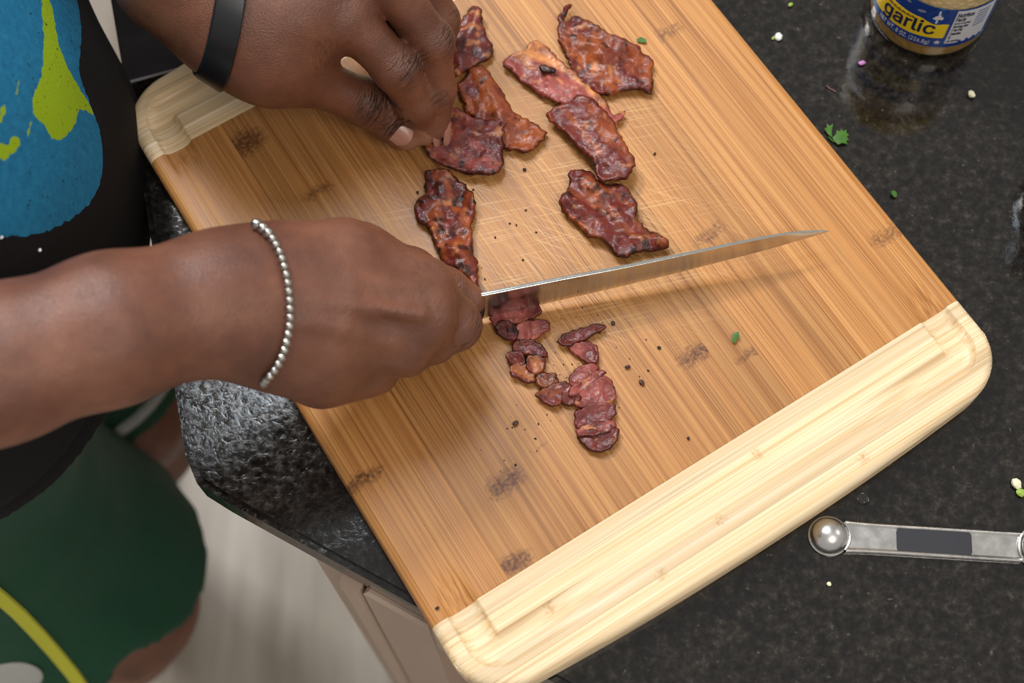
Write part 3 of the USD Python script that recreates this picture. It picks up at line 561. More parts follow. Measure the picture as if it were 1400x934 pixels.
# ------------------------------------------------------------------ person
def surface_nets(f, lo, hi, h, coarse=4, band=1.3):
    """Mesh of the zero level of the signed distance f over a box; only cells near the surface are evaluated finely."""
    lo = np.asarray(lo, float); hi = np.asarray(hi, float)
    n = np.ceil((hi - lo) / (h * coarse)).astype(int) + 1
    ax = [lo[k] + h * coarse * np.arange(n[k]) for k in range(3)]
    g = np.stack(np.meshgrid(*ax, indexing='ij'), -1)
    cf = f(g.reshape(-1, 3)).reshape(n)
    from scipy.ndimage import zoom
    N = (n - 1) * coarse + 1
    ii = [np.arange(N[k]) for k in range(3)]
    fine = np.empty(N)
    near = np.abs(cf) < h * coarse * band
    fine[:] = np.repeat(np.repeat(np.repeat(cf, coarse, 0), coarse, 1), coarse, 2)[coarse // 2:coarse // 2 + N[0], coarse // 2:coarse // 2 + N[1], coarse // 2:coarse // 2 + N[2]]
    nm = np.repeat(np.repeat(np.repeat(near, coarse, 0), coarse, 1), coarse, 2)[coarse // 2:coarse // 2 + N[0], coarse // 2:coarse // 2 + N[1], coarse // 2:coarse // 2 + N[2]]
    idx = np.argwhere(nm)
    for s in range(0, len(idx), 400000):
        q = idx[s:s + 400000]; fine[tuple(q.T)] = f(lo + q * h)
    fine[0], fine[-1] = np.maximum(fine[0], h * .3), np.maximum(fine[-1], h * .3)
    fine[:, 0], fine[:, -1] = np.maximum(fine[:, 0], h * .3), np.maximum(fine[:, -1], h * .3)
    fine[:, :, 0], fine[:, :, -1] = np.maximum(fine[:, :, 0], h * .3), np.maximum(fine[:, :, -1], h * .3)
    inside = fine < 0
    corners = [(a, b, c) for a in (0, 1) for b in (0, 1) for c in (0, 1)]
    sl = lambda o: tuple(slice(o[k], N[k] - 1 + o[k]) for k in range(3))
    cnt = sum(inside[sl(o)].astype(np.int8) for o in corners)
    cells = np.argwhere((cnt > 0) & (cnt < 8))
    vid = -np.ones(N - 1, int); vid[tuple(cells.T)] = np.arange(len(cells))
    acc = np.zeros((len(cells), 3)); num = np.zeros(len(cells))
    for o in corners:
        for k in range(3):
            if o[k] == 0:
                p = list(o); p[k] = 1
                a = fine[tuple((cells + o).T)]; b = fine[tuple((cells + p).T)]
                m = (a < 0) != (b < 0); t = a[m] / (a[m] - b[m])
                pos = cells[m] + np.array(o, float); pos[:, k] += t
                acc[m] += pos; num[m] += 1
    v = lo + h * acc / num[:, None]
    quads = []
    for k in range(3):
        i, j = (k + 1) % 3, (k + 2) % 3
        s0 = [slice(1, -1)] * 3; s0[k] = slice(0, N[k] - 1); s1 = list(s0); s1[k] = slice(1, N[k])
        for (m, flip) in ((inside[tuple(s0)] & ~inside[tuple(s1)], False), (~inside[tuple(s0)] & inside[tuple(s1)], True)):
            e = np.argwhere(m); off = np.array([1, 1, 1]); off[k] = 0; e = e + off
            def c(di, dj):
                q = e.copy(); q[:, i] -= di; q[:, j] -= dj; return vid[tuple(q.T)]
            q = np.stack([c(1, 1), c(0, 1), c(0, 0), c(1, 0)], 1)
            quads.append(q[:, ::-1] if flip else q)
    q = np.vstack(quads); q = q[(q >= 0).all(1)]
    return tri(v, np.vstack([q[:, [0, 1, 2]], q[:, [0, 2, 3]]]))

def relax(mesh, n, most):
    """Smooths a mesh a little: each vertex moves towards its neighbours' mean, at most so far."""
    from scipy.sparse import coo_matrix
    v0 = np.array(mesh.vertices); f = np.asarray(mesh.faces); v = v0.copy(); k = len(v)
    i, j = np.r_[f[:, 0], f[:, 1], f[:, 2], f[:, 1], f[:, 2], f[:, 0]], np.r_[f[:, 1], f[:, 2], f[:, 0], f[:, 0], f[:, 1], f[:, 2]]
    A = coo_matrix((np.ones(len(i)), (i, j)), (k, k)).tocsr(); deg = np.maximum(np.asarray(A.sum(1)).ravel(), 1)[:, None]
    for _ in range(n): v = v + 0.5 * (A @ v / deg - v)
    d = v - v0; l = np.linalg.norm(d, axis=1, keepdims=True)
    return tri(v0 + d * np.minimum(1, most / np.maximum(l, 1e-9)), f)
def smin(a, b, k):
    h = np.clip(0.5 + 0.5 * (b - a) / k, 0, 1); return b + (a - b) * h - k * h * (1 - h)
def cone(p, a, b, ra, rb):
    ab = b - a; t = np.clip(((p - a) @ ab) / (ab @ ab), 0, 1)
    return np.linalg.norm(p - a - t[:, None] * ab, axis=1) - (ra + (rb - ra) * t)
def chain(p, pts, k=0.004):
    """pts: list of (x, y, z, r) in metres."""
    A = np.array(pts); m = A[:, 3].max() + 0.03
    out = np.linalg.norm(np.maximum(np.maximum(A[:, :3].min(0) - m - p, p - A[:, :3].max(0) - m), 0), axis=1)
    if len(p) > 64:                                     # far points only need a rough distance
        near = out <= 0
        if not near.all():
            res = out + 0.028
            if near.any(): res[near] = chain(p[near], pts, k)
            return res
    d = None
    for a, b in zip(pts[:-1], pts[1:]):
        c = cone(p, np.array(a[:3]), np.array(b[:3]), a[3], b[3]); d = c if d is None else smin(d, c, k)
    return d
def J(px, py, mm, r): return (*H(px, py, mm), r / 1000.0)

# right arm: elbow, forearm, wrist, palm and a fist round the handle
R_EL, R_SH = np.array([-0.355, 0.150, 1.085]), np.array([-0.435, 0.165, 1.385])
def both(a, b): return [a, b]
RA = {
 'fore': [[(*(R_EL + [0, 0.008, 0]), 0.036), J(0, 476, 122, 21.5), J(150, 430, 116, 21.2), J(300, 390, 98, 19.6), J(370, 382, 87, 19.5)],
          [(*(R_EL + [0, -0.01, 0]), 0.040), J(0, 520, 122, 21.0), J(150, 472, 114, 20.4), J(290, 438, 96, 19.0), J(370, 440, 82, 18.5)]],
 'upper': [[(*R_EL, 0.040), (*(R_SH * 0.5 + R_EL * 0.5), 0.050), (*R_SH, 0.058)]],
 'palm': [[J(370, 374, 86, 16.5), J(470, 352, 78, 15.5), J(582, 393, 63, 13.0)],
          [J(370, 404, 88, 16.5), J(470, 392, 81, 15), J(584, 432, 67, 13.0)],
          [J(370, 434, 85, 16.5), J(460, 440, 77, 15), J(550, 472, 59, 12.5)],
          [J(370, 468, 76, 16.5), J(440, 488, 68, 15), J(500, 502, 50, 12.5)],
          [J(390, 488, 66, 15.5), J(440, 505, 52, 15.5), J(490, 505, 38, 13)],
          [J(400, 374, 74, 16.5), J(490, 352, 58, 14.5), J(560, 378, 50, 13)],
          [J(420, 430, 68, 18), J(480, 432, 58, 17), J(540, 432, 52, 16)]],
 'fing': [[J(582, 393, 62, 12.6), J(622, 444, 44, 11.4), J(606, 456, 22, 9.6), J(565, 440, 12.5, 8.4)],
          [J(584, 432, 66, 12.6), J(590, 462, 44, 11.2), J(572, 474, 22, 9.6), J(540, 455, 13, 8.6)],
          [J(550, 472, 58, 12.2), J(556, 480, 38, 10.8), J(530, 484, 18, 9.2), J(500, 462, 12, 8.2)],
          [J(500, 502, 48, 11.6), J(512, 508, 30, 9.8), J(488, 502, 15, 8.4), J(466, 485, 11, 7.4)],
          [J(480, 350, 46, 14.0), J(560, 376, 40, 12.0), J(608, 398, 32, 10.2), J(640, 412, 27, 8.6)]],
}
TEND = [[J(400, 390, 104, 1.8), J(480, 390, 95.5, 2.2), J(575, 395, 77, 2.2)], [J(400, 410, 104.5, 1.8), J(480, 416, 95.5, 2.2), J(575, 430, 81.5, 2.4)], [J(410, 438, 101, 1.8), J(470, 448, 91, 2.0), J(540, 470, 73, 2.2)],
        [J(370, 470, 94, 1.8), J(410, 466, 92, 1.8), J(450, 478, 84, 1.8)], [J(390, 364, 100, 1.8), J(440, 366, 95.5, 1.6), J(490, 352, 90, 1.4)]]
# left arm and pinching hand
L_EL, L_SH = np.array([-0.320, 0.640, 1.060]), np.array([-0.440, 0.560, 1.385])
LA = {
 'fore': [[(*(L_EL + [0.008, 0.0, 0]), 0.038), J(268, -75, 100, 27), J(322, -2, 86, 23), J(360, 32, 80, 20)],
          [(*(L_EL + [-0.008, -0.008, 0]), 0.038), J(240, -40, 96, 26), J(298, 18, 82, 21), J(345, 60, 74, 19)]],
 'upper': [[(*L_EL, 0.040), (*(L_SH * 0.5 + L_EL * 0.5), 0.050), (*L_SH, 0.058)]],
 'palm': [[J(335, 55, 74, 18), J(385, 88, 66, 16.5), J(425, 108, 55, 12.8)],
          [J(345, 25, 82, 18), J(410, 18, 88, 16), J(470, 22, 83, 12.0)],
          [J(345, 0, 82, 19), J(430, -20, 92, 16), J(524, -24, 89, 12.0)],
          [J(345, -15, 78, 19), J(440, -52, 86, 16), J(560, -60, 82, 11.5)],
          [J(345, -25, 72, 19), J(440, -85, 74, 16), J(565, -98, 72, 12.0)],
          [J(480, 5, 70, 11), J(548, 34, 52, 8.5)], [J(530, -40, 70, 11), J(585, 10, 46, 8)],
          [J(385, 75, 68, 15), J(430, 50, 72, 12.0), J(452, 40, 76, 10)]],
 'fing': [[J(425, 108, 55, 12.2), J(500, 140, 32, 11.2), J(534, 165, 19, 10.0), J(554, 184, 12.5, 8.4)],
          [J(474, 24, 84, 12.2), J(541, 93, 58, 10.8), J(567, 142, 32, 9.4), J(579, 180, 12.5, 7.4)],
          [J(532, -22, 90, 11.8), J(591, 57, 60, 10.0), J(598, 122, 32, 8.6), J(597, 172, 13.0, 7.2)],
          [J(566, -58, 82, 11.4), J(600, 30, 50, 9.6), J(592, 95, 28, 8.4), J(588, 150, 14, 7.0)],
          [J(565, -98, 72, 11.2), J(596, -30, 44, 9.2), J(588, 20, 22, 7.8), J(590, 60, 11, 6.6)]],
}
def arm_sdf(A, tend=()):
    def f(p):
        fa = chain(p, A['fore'][0], 0.012)
        for c in A['fore'][1:]: fa = smin(fa, chain(p, c, 0.012), 0.030)
        fa = smin(fa, chain(p, A['upper'][0], 0.02), 0.02)
        pm = None
        for c in A['palm']:
            d = chain(p, c, 0.010); pm = d if pm is None else smin(pm, d, 0.010)
        d = smin(fa, pm, 0.022)
        for c in tend: d = smin(d, chain(p, c, 0.003), 0.006)
        fg = None
        for c in A['fing']:
            q = chain(p, c, 0.005)
            for (x, y, z, r) in c[1:3]: q = smin(q, np.linalg.norm(p - np.array([x, y, z + 0.0008]), axis=1) - r * 1.0, 0.004)
            fg = q if fg is None else np.minimum(fg, q) + 0
        d = smin(d, fg, 0.0050)
        return d - 0.0004 * (fbm(p * 60, 2, 3) - 0.5)
    return f
fR, fL = arm_sdf(RA, TEND), arm_sdf(LA)

# trunk, legs and head
TC = np.array([-0.352, 0.365]); fdir = np.array([0.972, 0.233]); sdir_ = np.array([-0.233, 0.972])
def ell(p, c, r):
    q = (p - c) / r; l = np.linalg.norm(q, axis=1); return (l - 1) * min(r) * (0.6 + 0.4 * np.minimum(l, 1))
def loc(p):                                            # forward, sideways, up
    d = p[:, :2] - TC; d = d + fdir * (0.17 * np.clip(p[:, 2:] - 0.97, 0, None)); return np.c_[d @ fdir, d @ sdir_, p[:, 2]]
SHO = np.array([-0.02, 0.0])
LEG = {'r': [(-0.36, 0.255, 0.90, 0.085), (-0.322, 0.225, 0.50, 0.058), (-0.345, 0.225, 0.42, 0.052), (-0.47, 0.265, 0.22, 0.050), (-0.56, 0.28, 0.08, 0.036)],
       'l': [(-0.38, 0.44, 0.90, 0.085), (-0.338, 0.385, 0.52, 0.062), (-0.350, 0.39, 0.42, 0.056), (-0.47, 0.44, 0.22, 0.050), (-0.56, 0.46, 0.08, 0.036)]}
def trunk_sdf(p):
    q = loc(p)
    d = ell(q, np.array([-0.015, 0, 1.26]), np.array([0.115, 0.175, 0.22]))
    d = smin(d, ell(q, np.array([0.0, 0, 1.02]), np.array([0.115, 0.160, 0.20])), 0.06)
    d = smin(d, ell(q, np.array([-0.015, 0, 0.90]), np.array([0.115, 0.165, 0.14])), 0.05)
    for s in (R_SH, L_SH): d = smin(d, np.linalg.norm(p - s, axis=1) - 0.062, 0.05)
    d = smin(d, cone(q, np.array([-0.01, 0, 1.42]), np.array([0.030, 0, 1.56]), 0.062, 0.055), 0.03)
    for s in 'rl': d = smin(d, chain(p, LEG[s], 0.03), 0.03)
    return d
HC = np.array([0.060, 0.0, 1.650])
def head_sdf(p):
    q = loc(p) - HC
    d = ell(q, np.array([-0.012, 0, 0.02]), np.array([0.098, 0.078, 0.105]))
    d = smin(d, ell(q, np.array([0.030, 0, -0.055]), np.array([0.062, 0.055, 0.062])), 0.03)
    d = smin(d, cone(q, np.array([0.083, 0, 0.005]), np.array([0.104, 0, -0.036]), 0.008, 0.014), 0.012)
    for s in (-1, 1):
        d = smin(d, ell(q, np.array([-0.005, s * 0.078, -0.01]), np.array([0.018, 0.009, 0.032])), 0.006)
        d = np.maximum(d, -(np.linalg.norm(q - np.array([0.092, s * 0.031, 0.004]), axis=1) - 0.013) * 1.0)
        d = smin(d, np.linalg.norm(q - np.array([0.080, s * 0.031, 0.004]), axis=1) - 0.0125, 0.004)
        d = smin(d, cone(q, np.array([0.088, s * 0.018, 0.024]), np.array([0.078, s * 0.048, 0.022]), 0.006, 0.005), 0.008)
    d = smin(d, cone(q, np.array([0.088, -0.02, -0.066]), np.array([0.088, 0.02, -0.066]), 0.007, 0.007), 0.006)
    d = smin(d, cone(q, np.array([0.085, -0.017, -0.079]), np.array([0.085, 0.017, -0.079]), 0.008, 0.008), 0.006)
    return smin(d, cone(q, np.array([-0.03, 0, -0.04]), np.array([-0.09, 0, -0.20]), 0.055, 0.062), 0.03)
def body_sdf(p): return smin(trunk_sdf(p), head_sdf(p), 0.02)

def hit(f, px, py, t0=0.30, t1=1.4):
    d = ray(px, py); nd = np.linalg.norm(d); d = d / nd; t = t0
    for _ in range(160):
        v = f((CAM + d * t)[None])[0]
        if v < 0.0001: return CAM + d * t
        t += max(v * 0.8, 0.0003)
        if t > t1: return None
    return CAM + d * t
person = thing('person', 'person in a black printed shirt and green shorts, holding a knife and pinching bacon', 'person')
armR = surface_nets(fR, (-0.275, 0.12, ZB + 0.001), (0.01, 0.33, 1.09), 0.00175)
armL = surface_nets(fL, (-0.255, 0.34, ZB + 0.001), (0.05, 0.60, 1.09), 0.00175)
def foot_sdf(p):
    d = body_sdf(p)
    for A in (RA, LA):
        fa = chain(p, A['fore'][0][:3], 0.012)
        fa = smin(fa, chain(p, A['fore'][1][:3], 0.012), 0.030); d = smin(d, smin(fa, chain(p, A['upper'][0], 0.02), 0.02) + 0.0015, 0.01)
    for s in 'rl':
        x, y, z, r = LEG[s][-1]
        d = smin(d, cone(p, np.array([x - 0.02, y, 0.045]), np.array([x + 0.12, y + 0.02, 0.030]), 0.042, 0.028), 0.03)
    return d
trunk = surface_nets(foot_sdf, (-0.66, 0.08, 0.002), (-0.10, 0.70, 1.80), 0.007)
parts = [m3.Manifold(m3.Mesh(np.asarray(t.vertices, np.float32), np.asarray(t.faces, np.uint32))) for t in (armR, armL, trunk)]
bodym = parts[0] + parts[1] + parts[2]
bm = bodym.to_mesh(); bv, bf = np.array(bm.vert_properties[:, :3], float), np.array(bm.tri_verts)
bv = np.array(relax(tri(bv, bf), 2, 0.0012).vertices)
# creases over the finger joints: axial coordinate along the finger, strength on its outer side; paler skin under the fingertips
crease_and_shade = np.zeros(len(bv)); axial = np.zeros(len(bv)); pale = np.zeros(len(bv)); best = np.full(len(bv), 1.0)
near = np.where((bv[:, 2] < ZB + 0.14) & (bv[:, 0] > -0.2))[0]
pn = bv[near]
for A, hand in ((RA, 'r'), (LA, 'l')):
    for fi, c in enumerate(A['fing']):
        for ji in (1, 2) if fi < 5 else ():
            a, b, e = (np.array(c[k][:3]) for k in (ji - 1, ji, ji + 1))
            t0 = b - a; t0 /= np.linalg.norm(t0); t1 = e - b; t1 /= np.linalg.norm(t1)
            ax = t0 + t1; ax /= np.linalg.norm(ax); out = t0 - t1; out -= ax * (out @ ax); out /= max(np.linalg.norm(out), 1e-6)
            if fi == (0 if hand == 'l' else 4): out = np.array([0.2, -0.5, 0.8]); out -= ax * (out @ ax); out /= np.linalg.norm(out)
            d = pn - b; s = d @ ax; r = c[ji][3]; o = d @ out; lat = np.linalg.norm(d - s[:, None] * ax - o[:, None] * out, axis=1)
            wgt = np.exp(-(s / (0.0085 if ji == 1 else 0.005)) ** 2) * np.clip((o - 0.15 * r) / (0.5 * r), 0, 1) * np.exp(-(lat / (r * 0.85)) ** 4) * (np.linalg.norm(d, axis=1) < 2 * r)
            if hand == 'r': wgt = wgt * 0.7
            m = wgt > crease_and_shade[near]; crease_and_shade[near[m]] = wgt[m]; axial[near[m]] = s[m]
        b, e = np.array(c[-2][:3]), np.array(c[-1][:3]); t1 = (e - b) / np.linalg.norm(e - b)
        d = pn - e; s = d @ t1
        if hand == 'l': pale[near] = np.maximum(pale[near], np.clip((s + 0.006) / 0.012, 0, 1) * (np.linalg.norm(d, axis=1) < 0.014) * (0.55 if fi == 0 else 0.3))
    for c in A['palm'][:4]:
        b = np.array(c[-1][:3]); d = np.linalg.norm(pn - b - [0, 0, 0.012], axis=1); crease_and_shade[near] = np.maximum(crease_and_shade[near], (0.30 if hand == 'l' else 0.22) * np.exp(-(d / 0.012) ** 2))  # knuckle pigment; on the right hand it also paints in dark shading
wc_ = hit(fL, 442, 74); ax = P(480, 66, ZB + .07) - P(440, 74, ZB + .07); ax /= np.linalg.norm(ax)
d = bv[near] - wc_; w_ = 0.28 * np.exp(-(np.linalg.norm(d * [1, 1, 0.6], axis=1) / 0.0085) ** 2); m = w_ > crease_and_shade[near]; crease_and_shade[near[m]] = w_[m]; axial[near[m]] = (d @ ax)[m]
obj('body', tri(bv, bf), M_skin, person, attrs={'crease_and_shade': crease_and_shade, 'axial': axial, 'pale': pale}, label='brown-skinned arms and hands')
arms_f = lambda p: np.minimum(fR(p), fL(p))
def normal(f, p, e=0.001):
    g = np.array([f((p + e * k)[None])[0] - f((p - e * k)[None])[0] for k in np.eye(3)]); return g / np.linalg.norm(g)

def nail(center, tip_dir, up, w, l, name='fingernail', label=None, thick=0.0007, curve=0.0045):
    t = tip_dir / np.linalg.norm(tip_dir); u = up - t * (up @ t); u /= np.linalg.norm(u); s = np.cross(t, u)
    A = np.linspace(-1, 1, 13); Lq = np.linspace(-0.5, 0.5, 11); rows = []
    for q in Lq:
        ww = w * (1 - 0.25 * max(0, q - 0.3) / 0.2 - 0.22 * max(0, -q - 0.25) / 0.25)
        rows.append(np.array([center + t * (q * l + (0.08 * l * (1 - a * a) if q > 0.3 else (-0.06 * l * (1 - a * a) if q < -0.3 else 0))) + s * a * ww / 2 - u * (curve * a * a * 0.42 + 0.0008 * (q + .1) ** 2) for a in A]))
    g = np.array(rows); n, m = g.shape[:2]
    top = g.reshape(-1, 3); bot = top - u * thick; f = grid_faces(n, m); k = n * m
    idx = np.arange(k).reshape(n, m); ring = np.r_[idx[:, 0], idx[-1, 1:], idx[-2::-1, -1], idx[0, -2:0:-1]]; r2 = np.roll(ring, -1)
    F_ = np.vstack([f, f[:, ::-1] + k, np.stack([ring, ring + k, r2 + k], 1), np.stack([ring, r2 + k, r2], 1)])
    mm = tri(np.vstack([top, bot]), F_); mm = mm if mm.volume > 0 else tri(np.vstack([top, bot]), F_[:, ::-1])
    return obj(name, mm, M_nail, person, smooth=40, label=label)
pt = hit(fL, 543, 181); nn = normal(fL, pt)
nail(pt + nn * 0.0003, H(556, 192, 14) - H(520, 165, 22), nn, 0.0120, 0.0135, label='pale pink thumbnail')
for (px, py, fi, wd) in ((587, 181, 1, 0.0085), (598, 178, 2, 0.0080)):
    c = LA['fing'][fi]; e, b = np.array(c[-1][:3]), np.array(c[-2][:3]); t = e - b; t /= np.linalg.norm(t)
    out = np.array([0.9, -0.1, 0.35]); out -= t * (out @ t); out /= np.linalg.norm(out)
    nail(e + out * (c[-1][3] + 0.0006) + t * 0.003, t, out, wd, 0.012, label='pale nail of a pinching finger')

# bracelet: silver barrel beads on a cord round the right wrist
ring_px = [(346, 313), (356, 317), (368, 328), (379, 348), (387, 372), (392, 400), (394, 430), (391, 456), (384, 482), (373, 502), (358, 517)]
front = []
for (x, y) in ring_px:
    h_ = hit(fR, x, y)
    if h_ is None or h_[2] < ZB + 0.03: h_ = H(x, y, 62) if y < 400 else H(x, y, 50)
    front.append(h_ + normal(fR, h_) * 0.0026 if fR(h_[None])[0] < 0.004 else h_)
front = np.array(front); cW = np.array(RA['fore'][0][3][:3]) * 0.5 + np.array(RA['fore'][1][3][:3]) * 0.5
under = []
for t in np.linspace(0.12, 0.88, 8):
    p = front[-1] * (1 - t) + front[0] * t; p = p + np.array([-0.006, 0, 0]) * math.sin(math.pi * t); p[2] = min(front[0][2], front[-1][2]) - 0.032 * math.sin(math.pi * t) ** 0.6 - 0.004
    under.append(p)
path = resample(chaikin(np.vstack([front, under]), 2), 0.0036)
brace = UsdGeom.Xform.Define(stage, str(person.GetPrim().GetPath()) + '/bracelet')
tag(brace, label='silver bead bracelet on the right wrist')
a = np.linspace(0, 1, 7); bp = np.c_[0.0020 * np.clip(1 - np.abs((a - 0.5) * 2) ** 3, 0.25, 1) ** 0.5, (a - 0.5) * 0.0033]
bp = np.vstack([[0, bp[0, 1]], bp, [0, bp[-1, 1]]])
bead0 = trimesh.creation.revolve(bp, sections=10)
M_dark_silver = plain('silver_tarnished', S(70, 66, 62), 0.4, 1.0)
obj('cord', tube(path, 0.0009, 6, True), M_dark_silver, brace)
for i in range(len(path)):
    t = path[(i + 1) % len(path)] - path[i - 1]; t /= np.linalg.norm(t)
    s = np.cross(t, [0.3, 0.1, 0.9]); s /= np.linalg.norm(s); u = np.cross(t, s)
    big = 1.25 if i in (0, 1, 2) else 1.0
    obj('bead', tri((np.asarray(bead0.vertices) * big) @ np.stack([s, u, t]) + path[i], bead0.faces), M_silver, brace)

# wristband on the left wrist
wax = H(350, 22, 80) - H(262, 4, 92); wax /= np.linalg.norm(wax)
wc = np.array(H(300, 6, 86))
wu = np.cross(wax, [0, 0, 1.0]); wu /= np.linalg.norm(wu); wv_ = np.cross(wu, wax)
rows = []
for off in (-0.0062, 0.0062):
    rr = []
    for th in np.arange(72) * 2 * np.pi / 72:
        d = math.cos(th) * wu + math.sin(th) * wv_; t = 0.012
        for _ in range(40): t += fL((wc + wax * off + d * t)[None])[0] * -1.0 if fL((wc + wax * off + d * t)[None])[0] < -0.0002 else 0
        rr.append(t)
    rr = np.array(rr); rr = np.convolve(np.r_[rr[-6:], rr, rr[:6]], np.ones(9) / 9, 'same')[6:-6]
    rows.append(rr)
V = []
for (o, ex) in ((-0.0066, 0.0002), (-0.0066, 0.0014), (-0.0056, 0.0021), (0.0056, 0.0021), (0.0066, 0.0014), (0.0066, 0.0002)):
    w_ = (o + 0.0062) / 0.0124; r_ = rows[0] * (1 - w_) + rows[1] * w_ + ex
    th = np.arange(72) * 2 * np.pi / 72
    V.append(wc + wax * o + r_[:, None] * (np.cos(th)[:, None] * wu + np.sin(th)[:, None] * wv_))
V = np.vstack(V + [V[0]]); wb = trimesh.Trimesh(V, grid_faces(7, 72, True), process=True); trimesh.repair.fix_normals(wb)
obj('wristband', wb, M_band, person, smooth=40, label='flat black rubber wristband on the left wrist')

# shirt
def shirt_sdf(p):
    q = loc(p)
    d = ell(q, np.array([-0.015, 0, 1.26]), np.array([0.122, 0.192, 0.23]))
    d = smin(d, ell(q, np.array([0.008, 0, 1.02]), np.array([0.128, 0.196, 0.24])), 0.06)
    hem = cone(q * [1, 0.72, 1], np.array([0.006, 0, 0.80]), np.array([0.006, 0, 1.0]), 0.139, 0.130)
    d = smin(d, hem, 0.03)
    for s, e in ((R_SH, R_EL), (L_SH, L_EL)): d = smin(d, cone(p, s, s * 0.42 + e * 0.58, 0.080, 0.078), 0.04)
    d = smin(d, cone(q, np.array([-0.02, 0, 1.40]), np.array([0.015, 0, 1.47]), 0.08, 0.068), 0.03)
    w = q * [1, 1, 1]
    d = d - 0.010 * (fbm(np.c_[q[:, 0] * 8, q[:, 1] * 8, q[:, 2] * 5 + q[:, 1] * 4], 3, 21) - 0.5) - 0.004 * np.sin(q[:, 1] * 38 + 3 * fbm(q * 5, 2, 5) + q[:, 2] * 14) * np.exp(-((q[:, 2] - 0.92) / 0.10) ** 2)
    hz = 0.884 + 0.012 * np.sin(q[:, 1] * 9) + 0.0 * q[:, 0]
    seamg = 0.0022 * np.exp(-((q[:, 2] - hz - 0.020) / 0.0016) ** 2)
    d = d + seamg
    d = np.maximum(d, hz - q[:, 2]); d = np.maximum(d, q[:, 2] - 1.485)
    return d
sh = surface_nets(shirt_sdf, (-0.66, 0.06, 0.82), (-0.10, 0.72, 1.52), 0.0042)
def pr(pts, n=2):
    out = []
    for (x, y) in pts:
        h_ = hit(shirt_sdf, x, y, 0.25, 1.5)
        if h_ is not None: q = loc(h_[None])[0]; out.append((q[1] + 0.55 * 0, q[2], q[0]))
    return np.array(out)
# the print lies on the shirt's surface: its outlines are kept as (angle round the body, height)
def ang(q): return np.arctan2(q[:, 1], q[:, 0] + 0.10) * 0.2
def shape_on(pts):
    o = []
    for (x, y) in pts:
        h_ = hit(shirt_sdf, x, y, 0.25, 1.5)
        if h_ is not None: q = loc(h_[None]); o.append((ang(q)[0], q[0, 2]))
    return Polygon(chaikin(o, 2)).buffer(0)
BLUE = shape_on([(103, -12), (111, 30), (111, 60), (106, 95), (118, 130), (133, 165), (141, 200), (140, 240), (126, 278), (92, 304), (52, 321), (0, 325), (-60, 318), (-120, 280), (-160, 200), (-150, 60), (-120, -60), (-20, -120), (70, -90)])
GREENS = [[(54, -10), (68, -10), (76, 40), (82, 70), (102, 112), (131, 156), (128, 159), (112, 148), (106, 152), (104, 172), (86, 190), (76, 191), (66, 184), (63, 170), (45, 160), (43, 128), (56, 112), (60, 65)],
          [(28, 104), (26, 128), (19, 128)], [(14, 132), (10, 150), (0, 172), (-8, 175), (-6, 160), (2, 148)], [(44, 168), (41, 182), (30, 196), (22, 206), (8, 218), (-4, 224), (-8, 196), (4, 194), (10, 202), (16, 186), (24, 184), (28, 192), (36, 184), (38, 170)]]
GREENS = [shape_on(g_) for g_ in GREENS]
import shapely
qv = loc(sh.vertices); uvp = np.c_[ang(qv), qv[:, 2]]
front_m = qv[:, 0] > 0.0
def sdist(poly):
    pts = shapely.points(uvp); d = shapely.distance(shapely.boundary(poly), pts); d = np.where(shapely.contains(poly, pts), d, -d)
    return np.where(front_m, np.clip(d, -0.02, 0.02), -0.02)
bl_, gr_ = sdist(BLUE), np.max([sdist(g_) for g_ in GREENS], axis=0)
obj('shirt', sh, M_shirt, person, attrs={'blue_print': bl_, 'green_print': gr_}, label='black cotton shirt with a blue and lime-green globe print')

# shorts
def shorts_sdf(p):
    q = loc(p)
    d = ell(q, np.array([-0.012, 0, 0.90]), np.array([0.130, 0.184, 0.15]))
    r_ = chain(p, [(-0.365, 0.262, 0.86, 0.112), (-0.366, 0.246, 0.72, 0.090), (-0.353, 0.228, 0.55, 0.113)], 0.03)
    l_ = chain(p, [(-0.385, 0.44, 0.86, 0.108), (-0.365, 0.412, 0.66, 0.090), (-0.356, 0.402, 0.50, 0.090)], 0.03)
    d = smin(d, np.minimum(r_, l_), 0.03)
    d = d - 0.022 * (fbm(np.c_[q[:, 0] * 14, q[:, 1] * 14, q[:, 2] * 4], 3, 33) - 0.5)
    d = np.maximum(d, (0.552 + 0.056 * np.exp(-((np.arctan2(p[:, 1] - 0.228, p[:, 0] + 0.353) + 0.75) / 0.36) ** 2) * (p[:, 1] < 0.33) - q[:, 2]) / 1.7); d = np.maximum(d, q[:, 2] - 1.0)
    hol = np.minimum(cone(p, np.array([-0.353, 0.228, 0.50]), np.array([-0.36, 0.23, 0.60]), 0.086, 0.060), cone(p, np.array([-0.356, 0.402, 0.50]), np.array([-0.362, 0.41, 0.60]), 0.072, 0.060))
    return np.maximum(d, -hol)
so = surface_nets(shorts_sdf, (-0.56, 0.08, 0.42), (-0.16, 0.62, 1.02), 0.0050)
so = relax(so, 3, 0.006)
obj('shorts', so, M_shorts, person, smooth=True, label='loose dark green shorts')
sp_ = []
for (x, y) in [(-30, 792), (0, 816), (25, 838), (50, 864), (75, 892), (98, 920), (118, 948), (135, 975)]:
    h_ = hit(shorts_sdf, x, y, 0.4, 1.7)
    if h_ is not None: sp_.append((h_, normal(shorts_sdf, h_, 0.004)))
